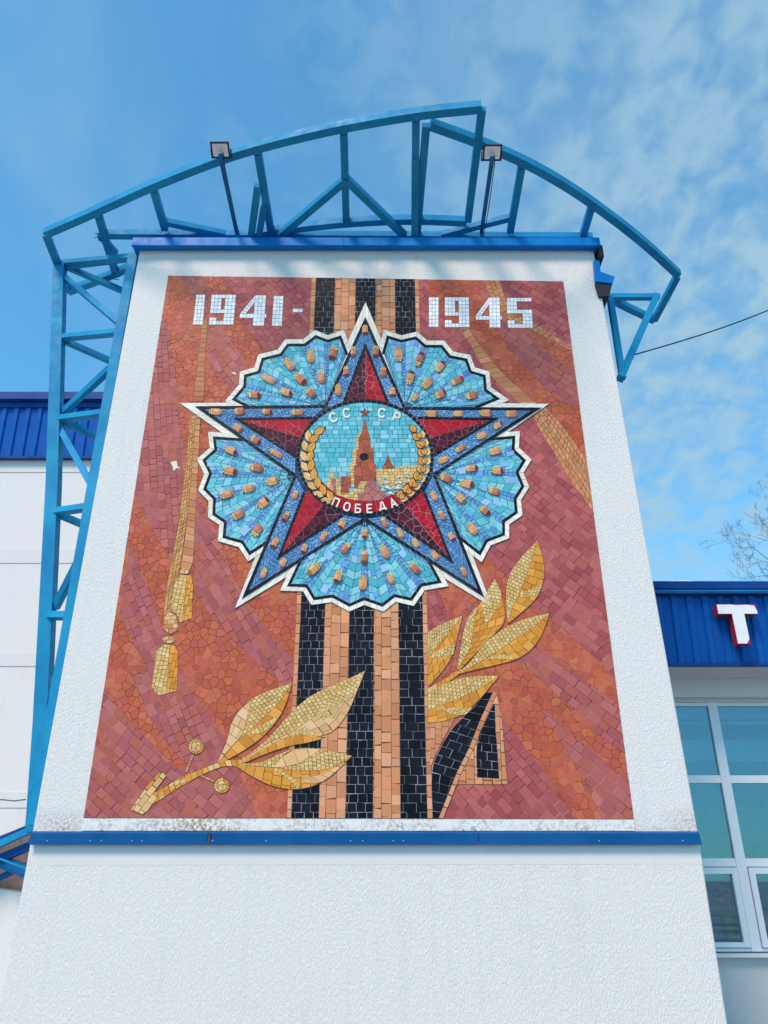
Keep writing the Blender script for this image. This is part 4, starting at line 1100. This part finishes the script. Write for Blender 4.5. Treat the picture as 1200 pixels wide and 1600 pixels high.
beam('arched_beam', hs(arcA), T, label='long left arch of the canopy frame')
beam('arched_beam', hs(arcB), T, label='right arch of the canopy frame')
beam('rear_beam', hs(rearA), T-.006)
beam('rear_beam', hs([(660, 372), (760, 380), (860, 410), (955, 468), (1022, 500)]), T-.006)
# rungs run straight back from the front arch
def rung(p, q): beam('cross_beam', [hp(*p), hp(*q)], T-.012)
for p, q in (((72, 366), (107, 455)), ((153, 333), (181, 428)), ((239, 292), (258, 358)), ((402, 232), (424, 364)), ((537, 200), (541, 345)), ((650, 180), (648, 366)),
             ((753, 170), (731, 345)), ((666, 195), (652, 366)), ((816, 254), (797, 362)), ((925, 320), (910, 370)), ((1058, 432), (1022, 500))):
    rung(p, q)
beam('chord_beam', [hp(155, 366), hp(925, 371)], T-.003, label='straight chord along the roof front')
beam('brace', [hp(255, 346), hp(352, 366)], T-.018)
beam('brace', [hp(690, 367), hp(797, 340)], T-.018)
beam('brace', [hp(100, 416), hp(213, 402)], T-.02)
beam('brace', [hp(155, 366), hp(181, 396)], T-.022)
# raking struts from the roof edge to the canopy rungs
def strut(p, q, Yq=WY-.02, w=.095):
    a = hp(*p); a.z -= .02; b_ = atY(q[0], q[1], Yq); beam('strut', [a, b_], w)
strut((541, 278), (437, 368)); strut((541, 278), (632, 368)); strut((403, 288), (392, 372)); strut((413, 318), (404, 372), w=.085); strut((649, 243), (648, 372))
# left truss: outer post, inner chord on the tower corner, rear chord behind
def P(x, y, Y): return atY(x, y, Y)
ZT = hp(95, 414).z-.02; YO = hp(95, 414).y
post = [P(94, 418, YO), P(84, 760, YO), P(66, 1130, YO), (P(55, 1300, YO))]
beam('post', post, .15, .15, Vector((0, 1, 0)), label='outer post of the side truss')
YI = WY+.16
inner = [P(211, 398, YI), P(189, 560, YI), P(172, 660, YI), P(128, 900, YI), P(60, 1280, YI)]
inner = [P(210, 398, YI), P(55, 1290, YI)]
beam('post', inner, .13, .12, Vector((0, 1, 0)), label='inner post against the tower side')
def innerx(y): return 210+(55-210)*(y-398)/(1290-398)
def outerx(y): return 94+(84-94)*(y-418)/(760-418) if y < 760 else 84+(66-84)*(y-760)/(1130-760)
for y0, y1 in ((412, 402), (528, 519), (655, 645), (800, 792), (962, 962)):
    a = P(outerx(y0)+3, y0, YO); b_ = P(innerx(y1), y1, YI); beam('cross_beam', [a, b_], .085, .09, Vector((0, 1, 0)))
    if y0 < 900:
        c_ = Vector((b_.x+.05, YI+1.0, b_.z)); beam('cross_beam', [a+Vector((0, .03, 0)), c_], .075, .08, Vector((0, 0, 1)))
for (x0, y0), (x1, y1) in (((100, 432), (192, 510)), ((98, 645), (184, 565)), ((95, 672), (147, 765)), ((86, 950), (128, 868)), ((81, 1100), (88, 1060))):
    beam('diagonal_brace', [P(x0, y0, YO+.02), P(x1, y1, YI-.02)], .08, .085, Vector((0, 1, 0)))
rear = [Vector((inner[0].x+.12, YI+1.0, inner[0].z)), Vector((inner[1].x+.12, YI+1.0, inner[1].z))]
beam('post', rear, .11, .11, Vector((0, 1, 0)), label='rear post of the side truss')
# right bracket
YR = hp(1030, 462).y
beam('cross_beam', [hp(948, 464), hp(1030, 464)], T-.02)
beam('brace', [P(1026, 462, YR), P(969, 592, WY+.42)], .10, .10, Vector((0, 1, 0)), label='right raking bracket')
beam('post', [P(953, 464, WY+.45), P(973, 592, WY+.45)], .08, .08, Vector((0, 1, 0)))

# weld collars at the joints, seen as small raised beads
mb = MB()
for p in ((153, 333), (239, 292), (402, 232), (537, 200), (650, 180), (816, 254), (925, 320), (181, 428), (258, 358), (541, 345), (155, 366), (910, 371)):
    c = hp(*p)
    for q_ in range(4):
        sx, sy = ((-1, 0), (1, 0), (0, -1), (0, 1))[q_]
        mb.tube([c+Vector((sx*.05-.03*abs(sy), sy*.06, -.051)), c+Vector((sx*.05+.03*abs(sy), sy*.06+.02*abs(sx), -.051))], .006, 5)
o = mb.build('weld_beads', M_STEEL2, frame); o.matrix_parent_inverse = Matrix.Translation((0, -WY, -capz1)); o['kind'] = 'stuff'
for x_, y_ in ((392, 373), (437, 369), (632, 369), (648, 372)):
    c = atY(x_, y_, WY-.03); mb = MB(); mb.box(c.x-.09, WY-.10, capz1+.002, c.x+.09, WY+.08, capz1+.014)
    o = mb.build('base_plate', M_STEEL2, frame); o.matrix_parent_inverse = Matrix.Translation((0, -WY, -capz1))

# ------------------------------------------------------------------ floodlights
def floodlight(px_, py_, bx, by, label):
    tip = atH(px_, py_+19, H-.26); t = empty('floodlight', tuple(tip)); tag(t, label, 'floodlight', 'floodlights on arms above the mosaic')
    inv = Matrix.Translation(-tip)
    def add(mb, n_, m, par=t, bev=0):
        o = mb.build(n_, m, par, bev); return o
    base = hp(bx, by)
    d = base-tip
    mb = MB(); mb.bar([(0, -.07, .03), (0, 0, .0), tuple(d)], .048, .048); add(mb, 'arm', M_STEEL2)
    side_ = Vector((.035, 0, 0)); mb = MB(); pts = []
    for k in range(13):
        t_ = k/12; p = d*t_+side_; p.z -= .03+.05*math.sin(math.pi*t_); pts.append(p)
    mb.tube([Vector((.03, -.08, .05))]+pts, .006, 5); add(mb, 'power_cable', M_BLACK)
    # lamp body: local frame, lens looks down and slightly back to the wall
    nrm = Vector((0, -.42, -1)).normalized(); tilt = Matrix.Rotation(math.asin(nrm.y), 4, 'X')
    w_, l_, dp = .112, .092, .07
    def Tm(mb_): mb_.v = [tuple(tilt @ Vector(v)+Vector((0, -l_-.015, .05))) for v in mb_.v]; return mb_
    mb = MB()                                 # rim + tapered back, y+ towards wall, z down is lens
    ou = [(-w_, -l_), (w_, -l_), (w_, l_), (-w_, l_)]; inn_ = [(-w_+.018, -l_+.018), (w_-.018, -l_+.018), (w_-.018, l_-.018), (-w_+.018, l_-.018)]
    V = [(x, y, 0) for x, y in ou]+[(x, y, 0) for x, y in inn_]+[(x, y, .012) for x, y in inn_]+[(x, y, .03) for x, y in ou]+[(x*.75, y*.7, dp) for x, y in ou]
    F = [(i, (i+1) % 4, 4+(i+1) % 4, 4+i) for i in range(4)]+[(4+i, 4+(i+1) % 4, 8+(i+1) % 4, 8+i) for i in range(4)]
    F += [(i, 12+i, 12+(i+1) % 4, (i+1) % 4) for i in range(4)]+[(12+i, 16+i, 16+(i+1) % 4, 12+(i+1) % 4) for i in range(4)]+[(16, 17, 18, 19)]
    mb.add(V, F); body = add(Tm(mb), 'housing', M_BLACK)
    mb = MB(); V = [(x, y, .010) for x, y in inn_]+[(x*.35, y*.30+.012, .050) for x, y in inn_]
    mb.add(V, [(i, 4+i, 4+(i+1) % 4, (i+1) % 4) for i in range(4)]+[(4, 5, 6, 7)]); add(Tm(mb), 'reflector', M_CHROME)
    mb = MB(); mb.box(-.02, -.012, .046, .02, .036, .054); add(Tm(mb), 'led_chip', M_PVC)
    mb = MB()
    for k in range(5): mb.box(-.07+.03*k, -.05, dp-.002, -.066+.03*k+.004, .05, dp+.02)
    add(Tm(mb), 'cooling_fins', M_BLACK)
    mb = MB(); mb.bar([(-w_-.008, 0, .05), (-w_-.008, l_+.01, .055), (w_+.008, l_+.01, .055), (w_+.008, 0, .05)], .012, .025); add(Tm(mb), 'bracket', M_BLACK)
floodlight(346, 232, 370, 363, 'black square floodlight on a thin arm above the first date, left of the pair')
floodlight(768, 236, 752, 364, 'black square floodlight on a thin arm above the second date, right of the pair')

# ------------------------------------------------------------------ left building
YL = 12.0
lb = empty('building', (-8, YL, 0)); tag(lb, 'white stucco building left of the tower with blue corrugated parapet', 'building')
def bpart(mb, name, m, root, bevel=0, label=None):
    o = mb.build(name, m, root, bevel); o.matrix_parent_inverse = Matrix.Translation(-root.location)
    if label: o['label'] = label
    return o
zt, zb_ = atY(50, 612, YL-.3).z, atY(50, 712, YL-.2).z
mb = MB(); mb.box(-18, YL, 0, -.05, YL+9, zt-.15); bpart(mb, 'wall', M_STUCCO2, lb)
for ya, yb in ((714, 738), (858, 880), (1021, 1041), (1238, 1262)):
    za_, zc = atY(50, ya, YL).z, atY(50, yb, YL).z
    mb = MB(); mb.box(-18, YL-.012, zc, -.1, YL+.05, za_); bpart(mb, 'smooth_band', M_SMOOTH, lb)
mb = MB(); xa = atY(106, 950, YL).x; mb.box(xa, YL-.10, 0, xa+1.4, YL+.02, atY(106, 876, YL).z); bpart(mb, 'pilaster', M_GREYWALL, lb)
def fascia(root, x0, x1, z0, z1, Y, m, mt):
    """sheet of trapezoid ribs leaning out at the top; each rib module is its own panel"""
    pitch = .215; hgt = z1-z0; lean = .085*hgt
    mbm = MB(); prof = [(0, 0), (.095, 0), (.115, -.035), (.19, -.035), (.21, 0), (pitch, 0)]
    V = [(x, y, 0) for x, y in prof]+[(x, y-lean, hgt) for x, y in prof]
    mbm.add(V, [(i, i+1, 7+i, 6+i) for i in range(5)])
    me = mbm.mesh('roof_panel', m); n_ = int((x1-x0)/pitch)
    for k in range(n_):
        o = bpy.data.objects.new('roof_panel', me); link(o, root); o.matrix_parent_inverse = Matrix.Translation(-root.location); o.location = (x0+k*pitch, Y, z0)
    mb = MB(); mb.box(x0, Y-lean-.06, z1, x1, Y-lean+.3, z1+.10); bpart(mb, 'top_trim', mt, root)
    mb = MB(); mb.box(x0, Y-.055, z0-.05, x1, Y+.02, z0-.001); bpart(mb, 'bottom_trim', mt, root)
fascia(lb, -12.0, -.1, zb_+.05, zt-.26, YL-.06, M_FASCIA, M_FASCIA_D)
mb = MB(); mb.box(-12, YL-.3, zt-.15, -.1, YL+9, zt); bpart(mb, 'parapet_cap', M_FASCIA_D, lb)
mb = MB(); x = -9.5; zc = atY(50, 1250, YL).z; pts = []
for k in range(26): pts.append((x+k*.17, YL-.014, zc+random.uniform(-.012, .012)))
mb.tube(pts, .006, 4); bpart(mb, 'crack', M_DARK, lb)

# ------------------------------------------------------------------ right building
YRB = 11.0; YF = 10.25
rb = empty('building', (8, YRB, 0)); tag(rb, 'low building right of the tower with blue parapet and tall white windows', 'building')
z_top = atY(1100, 908, YF-.2).z; z_f1 = atY(1100, 930, YF-.15).z; z_f0 = atY(1100, 1038, YF-.05).z
z_w1 = atY(1100, 1097, YRB).z; z_w0 = atY(1100, 1487, YRB).z
X0, X1 = 1.5, 11.0
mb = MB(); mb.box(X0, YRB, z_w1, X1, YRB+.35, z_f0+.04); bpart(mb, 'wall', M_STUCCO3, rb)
mb = MB(); mb.box(X0, YF+.02, z_f0-.02, X1, YRB+.2, z_f0+.03); bpart(mb, 'soffit', M_SMOOTH, rb)
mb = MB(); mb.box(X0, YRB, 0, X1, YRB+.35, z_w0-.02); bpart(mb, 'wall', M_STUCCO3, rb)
zst = atY(1100, 1083, YRB).z
mb = MB(); mb.box(X0, YRB-.10, z_w1+.05, X1, YRB-.001, z_f0-.022); bpart(mb, 'lintel_band', M_SMOOTH, rb)
fascia(rb, X0, X1, z_f0+.03, z_f1, YF, M_FASCIA, M_FASCIA_D)
mb = MB(); mb.tube([(X0, YF-.19, z_f1+.035), (X1, YF-.19, z_f1+.035)], .032, 8); bpart(mb, 'gutter_pipe', M_STEEL2, rb)
mb = MB(); mb.box(X0, YF-.20, z_f1+.08, X1, YF+.3, z_top); bpart(mb, 'top_trim', M_FASCIA_D, rb)
mb = MB(); mb.box(X0, YF+.3, z_top-.12, X1, YRB+8, z_top-.02); bpart(mb, 'roof', M_DARK, rb)
# snow along the edge
mb = MB(); nn = 60; V = []; F = []
for k in range(nn):
    x = X0+(X1-X0)*k/(nn-1); hh = max(.0, .018*(math.sin(k*.9)+math.sin(k*.37+1))+.012*random.random())+.012
    if x > 4.25: hh *= .35
    V += [(x, YF-.18, z_top+.001), (x, YF-.13, z_top+hh), (x, YF+.5, z_top+hh*1.5), (x, YF+1.5, z_top+.001)]
for k in range(nn-1):
    for j in range(3): F.append((4*k+j, 4*k+4+j, 4*k+5+j, 4*k+1+j))
mb.add(V, F); bpart(mb, 'snow_edge', M_SNOW, rb)['kind'] = 'stuff'
# windows
mull = atY(1135, 1216, YRB); tz1 = (atY(1100, 1211, YRB).z, atY(1100, 1223, YRB).z); tz2 = (atY(1100, 1341, YRB).z, atY(1100, 1354, YRB).z)
modw = 1.36; mw = .125
def window(xa, xb):
    """one bay between two mullion centres"""
    mb = MB(); mb.box(xb-mw/2, YRB+.02, z_w0, xb+mw/2, YRB+.12, z_w1)
    mb.box(xa+mw/2+.001, YRB+.03, tz1[1], xb-mw/2-.001, YRB+.11, tz1[0]); mb.box(xa+mw/2+.001, YRB+.03, tz2[1], xb-mw/2-.001, YRB+.11, tz2[0])
    mb.box(xa+mw/2+.001, YRB+.03, z_w1-.05, xb-mw/2-.001, YRB+.11, z_w1-.002); mb.box(xa+mw/2+.001, YRB+.03, z_w0, xb-mw/2-.001, YRB+.11, z_w0+.035)
    f = bpart(mb, 'window', M_PVC, rb)
    for z0, z1, inset in ((z_w1-.05, tz1[0], 0), (tz1[1], tz2[0], 0), (tz2[1], z_w0+.035, .09)):
        if inset:                                # opening sash
            a, b_, t0, t1 = xa+mw/2+.012, xb-mw/2-.012, z1+.010, z0-.010
            mb = MB(); mb.box(a, YRB+.0, t0, a+.075, YRB+.075, t1); mb.box(b_-.075, YRB+.0, t0, b_, YRB+.075, t1)
            mb.box(a+.0755, YRB+.004, t0, b_-.0755, YRB+.07, t0+.055); mb.box(a+.0755, YRB+.004, t1-.075, b_-.0755, YRB+.07, t1)
            s_ = mb.build('sash', M_PVC, f)
            mb = MB(); mb.box(a+.07, YRB+.045, t0+.05, b_-.07, YRB+.049, t1-.07); mb.build('pane', M_GLASS, f)
        else:
            mb = MB(); mb.box(xa+mw/2-.01, YRB+.06, z1-.01, xb-mw/2+.01, YRB+.064, z0+.01); mb.build('pane', M_GLASS, f)
for k in range(-2, 4):
    window(mull.x+(k-1)*modw, mull.x+k*modw)
mb = MB(); mb.box(X0, YRB-.10, z_w0-.055, X1, YRB+.12, z_w0-.018); bpart(mb, 'window_sill', M_PVC, rb)
# room behind the glass
mb = MB(); mb.box(X0, YRB+3.4, 0, X1, YRB+3.5, z_w1+.3); mb.box(X0-.1, YRB+.36, 0, X0, YRB+3.5, z_w1+.3); mb.box(X1, YRB, 0, X1+.1, YRB+3.5, z_top-.1)
bpart(mb, 'room_wall', M_ROOM, rb)
mb = MB(); mb.box(X0, YRB+.36, z_w1+.25, X1, YRB+3.4, z_w1+.30); bpart(mb, 'ceiling', M_ROOM, rb)
mb = MB(); mb.box(X0, YRB+.36, z_w0-.25, X1, YRB+3.4, z_w0-.2); bpart(mb, 'floor', M_ROOM_F, rb)
mb = MB(); mb.box(X0, YRB+.13, z_w0-.20, X1, YRB+.60, z_w0+.10); bpart(mb, 'inner_sill', M_PVC, rb)
for k, (za_, hh) in enumerate(((z_w1-.02, .14), (z_w1-.20, .04), (z_w1-.45, .30))):  # pale strips added behind the panes to imitate bands reflected in the glass
    mb = MB(); mb.box(X0+.1, YRB+.40+.01*k, za_-hh, X1-.1, YRB+.415+.01*k, za_); bpart(mb, 'reflection_band', M_REFLECTION, rb)
# things on the inner sill
def pot(x, y, r0, r1, h, m, label, plant=False):
    t = empty('flower_pot', (x, y, z_w0+.101)); tag(t, label, 'flower pot', 'flower pots on the inner sill')
    mb = MB(); n_ = 20; V = []; prof = [(r0, 0), (r1*.97, h-.03), (r1*1.06, h-.03), (r1*1.06, h), (r1*.94, h), (r1*.88, h-.03)]
    for rr, zz2 in prof: V += [(rr*math.cos(2*math.pi*k/n_), rr*math.sin(2*math.pi*k/n_), zz2) for k in range(n_)]
    F = [(n_*i+k, n_*i+(k+1) % n_, n_*i+n_+(k+1) % n_, n_*i+n_+k) for i in range(len(prof)-1) for k in range(n_)]+[tuple(reversed(range(n_)))]
    mb.add(V, F); mb.build('pot', m, t)
    mb = MB(); mb.add([(r1*.9*math.cos(2*math.pi*k/n_), r1*.9*math.sin(2*math.pi*k/n_), h-.035) for k in range(n_)], [tuple(range(n_))]); mb.build('soil', M_SOIL, t)
    mb = MB()
    for k in range(7 if plant else 3):
        a = random.uniform(0, 6.28); le = random.uniform(.5, 1.0) if plant else .35; dx, dy = math.cos(a), math.sin(a); pts = [Vector((0, 0, h-.04))]
        for q_ in range(1, 7): s_ = q_/6; pts.append(Vector((dx*le*.55*s_**1.5, dy*.12*s_, h-.04+le*s_)))
        mb.tube(pts, [.009*(1-q_/8) for q_ in range(7)], 4)
        for q_ in range(2, 7):
            p = pts[q_]; sd_ = random.choice((-1, 1)); e = p+Vector((sd_*.11, 0, .05)); w2 = Vector((0, .02, .028))
            mb.add([p, (p+e)/2+w2, e, (p+e)/2-w2], [(0, 1, 2, 3)])
    mb.build('foliage', M_PLANT, t)
pg = atY(1137, 1476, YRB+.5); pw = atY(1156, 1476, YRB+.5)
pot(pg.x-.04, YRB+.26, .07, .10, .30, M_POT1, 'green plastic pot behind the lower window pane')
pot(pw.x-.02, YRB+.28, .08, .11, .33, M_POT2, 'white pot with a tall plant behind the lower window pane', True)
# sign letter T
tY = YF-.27
st_ = empty('sign_letter', tuple(atY(1150, 1000, tY))); tag(st_, 'white block letter T with red sides on the blue parapet', 'sign')
q = C(950, 850, 4, [(680, 377), (928, 377), (934, 437), (856, 440), (890, 624), (812, 626), (774, 440), (686, 436)])
# square the letter up on its own vertical plane
g0 = [atY(x, y, tY) for x, y in q]; zt_, zb2 = g0[0].z, g0[4].z; zbar = (g0[2].z+g0[3].z+g0[7].z)/3
xl, xr_ = (g0[0].x+g0[7].x)/2, (g0[1].x+g0[2].x)/2; sl, sr = (g0[6].x+g0[5].x)/2, (g0[3].x+g0[4].x)/2
poly = [(xl, zt_), (xl, zbar), (sl, zbar), (sl, zb2), (sr, zb2), (sr, zbar), (xr_, zbar), (xr_, zt_)]
inv = Matrix.Translation(-st_.location)
mb = MB(); mb.prism(poly, 'y', tY+.004, tY+.13); o = mb.build('letter_sides', M_RED, st_); o.matrix_parent_inverse = inv
mb = MB()
pf = [(xl+.004, zt_-.004), (xl+.004, zbar+.004), (sl+.004, zbar+.004), (sl+.004, zb2+.004), (sr-.05, zb2+.004), (sr-.004, zb2+.07), (sr-.004, zbar+.004), (xr_-.004, zbar+.004), (xr_-.004, zt_-.10), (xr_-.03, zt_-.02), (xr_-.12, zt_-.006), ((xl+xr_)/2, zt_-.012), ((xl+xr_)/2-.08, zt_-.003)]
mb.prism(pf, 'y', tY-.002, tY+.003); o = mb.build('letter_face', M_WHITE, st_); o.matrix_parent_inverse = inv

# ------------------------------------------------------------------ entrance canopy low on the left
ec = empty('entrance_canopy', (-5, 9.0, 0)); tag(ec, 'blue steel roof canopy beside the tower foot at lower left', 'canopy')
YC = 9.3
def cb(name, a, b_, w, m, Y0=YC, Y1=YC):
    mb = MB(); mb.bar([atY(a[0], a[1], Y0), atY(b_[0], b_[1], Y1)], w, w, Vector((0, 1, 0))); bpart(mb, name, m, ec)
cb('rafter', (-60, 1346), (56, 1293), .07, M_STEEL)
cb('rafter', (-60, 1336), (54, 1287), .03, M_FASCIA_D, YC+.05, YC+.05)
cb('lower_chord', (-60, 1367), (56, 1318), .085, M_FASCIA_D, YC+.1, YC+.1)
cb('strut', (-60, 1322), (48, 1364), .12, M_STEEL2, YC+.15, YC+.15)
cb('tie', (-60, 1400), (40, 1352), .06, M_STEEL2, YC+.3, YC+.3)
cb('tie', (-60, 1320), (50, 1360), .02, M_STEEL, YC-.0, YC-.0)
mb = MB(); pl = [(-60, 1330), (60, 1282), (60, 1400), (-60, 1378)]
mb.prism([(atY(x, y, YC+.5).x, atY(x, y, YC+.5).z) for x, y in pl], 'y', YC+.5, YC+.62); bpart(mb, 'soffit', M_SOIL, ec)
mb = MB(); pl = [(-80, 1378), (45, 1396), (45, 1760), (-80, 1760)]
q = [(atY(x, y, YC+.3).x, atY(x, y, YC+.3).z) for x, y in pl]; q[2] = (q[2][0], 0); q[3] = (q[3][0], 0)
mb.prism(q, 'y', YC+.3, YC+.49); bpart(mb, 'side_wall', M_STUCCO2, ec)

# ------------------------------------------------------------------ cable
mb = MB(); a, b_ = atY(985, 556, WY+.6), atY(1300, 440, 9.5); pts = []
for k in range(25):
    t = k/24; p = a.lerp(b_, t); p.z -= .10*math.sin(math.pi*t); pts.append(p)
mb.tube(pts, .010, 6)
tag(mb.build('cable', M_BLACK), 'thin black cable strung from the right bracket across the sky', 'cable')

# ------------------------------------------------------------------ bare tree
def tree(base, hgt, label, seed):
    rnd = random.Random(seed); root = empty('bare_tree', base); tag(root, label, 'tree')
    trunk = MB(); br = MB()
    def grow(p, d, ln, r, lev):
        n_ = 5 if lev < 3 else 4; pts = [p.copy()]; rr = [r]
        for k in range(n_):
            d = (d+Vector((rnd.uniform(-1, 1), rnd.uniform(-1, 1), rnd.uniform(-.55, 1)))*(.10+.05*lev)+Vector((0, 0, .03))).normalized()
            p = p+d*ln/n_; pts.append(p.copy()); rr.append(r*(1-.55*(k+1)/n_))
        (trunk if lev == 0 else br).tube(pts, rr, (8, 6, 5, 4, 3, 3, 3)[lev])
        if lev >= 6: return
        nk = (12, 7, 5, 4, 3, 3)[lev]
        for k in range(nk):
            t = rnd.uniform(.28 if lev == 0 else .15, 1.0); i = min(n_-1, int(t*n_)); f = t*n_-i
            q_ = pts[i].lerp(pts[i+1], f); ax = rnd.uniform(0, 6.28); up = (pts[i+1]-pts[i]).normalized(); s_ = up.orthogonal().normalized()
            s_ = Matrix.Rotation(ax, 3, up) @ s_; sp = R(rnd.uniform(28, 58)); nd_ = (up*math.cos(sp)+s_*math.sin(sp)).normalized()
            grow(q_, nd_, ln*rnd.uniform(.42, .62), max(.0065, rr[i]*(.45 if lev < 2 else .55)), lev+1)
    grow(Vector((0, 0, 0)), Vector((0, 0, 1)), hgt*.72, hgt*.016, 0)
    trunk.build('trunk', M_BARK, root); br.build('crown', M_BARK, root)
tb = atY(1575, 1373, 30.0); tree((tb.x, 30.0, 0), 17.5, 'leafless dark tree behind the low building on the right', 5)
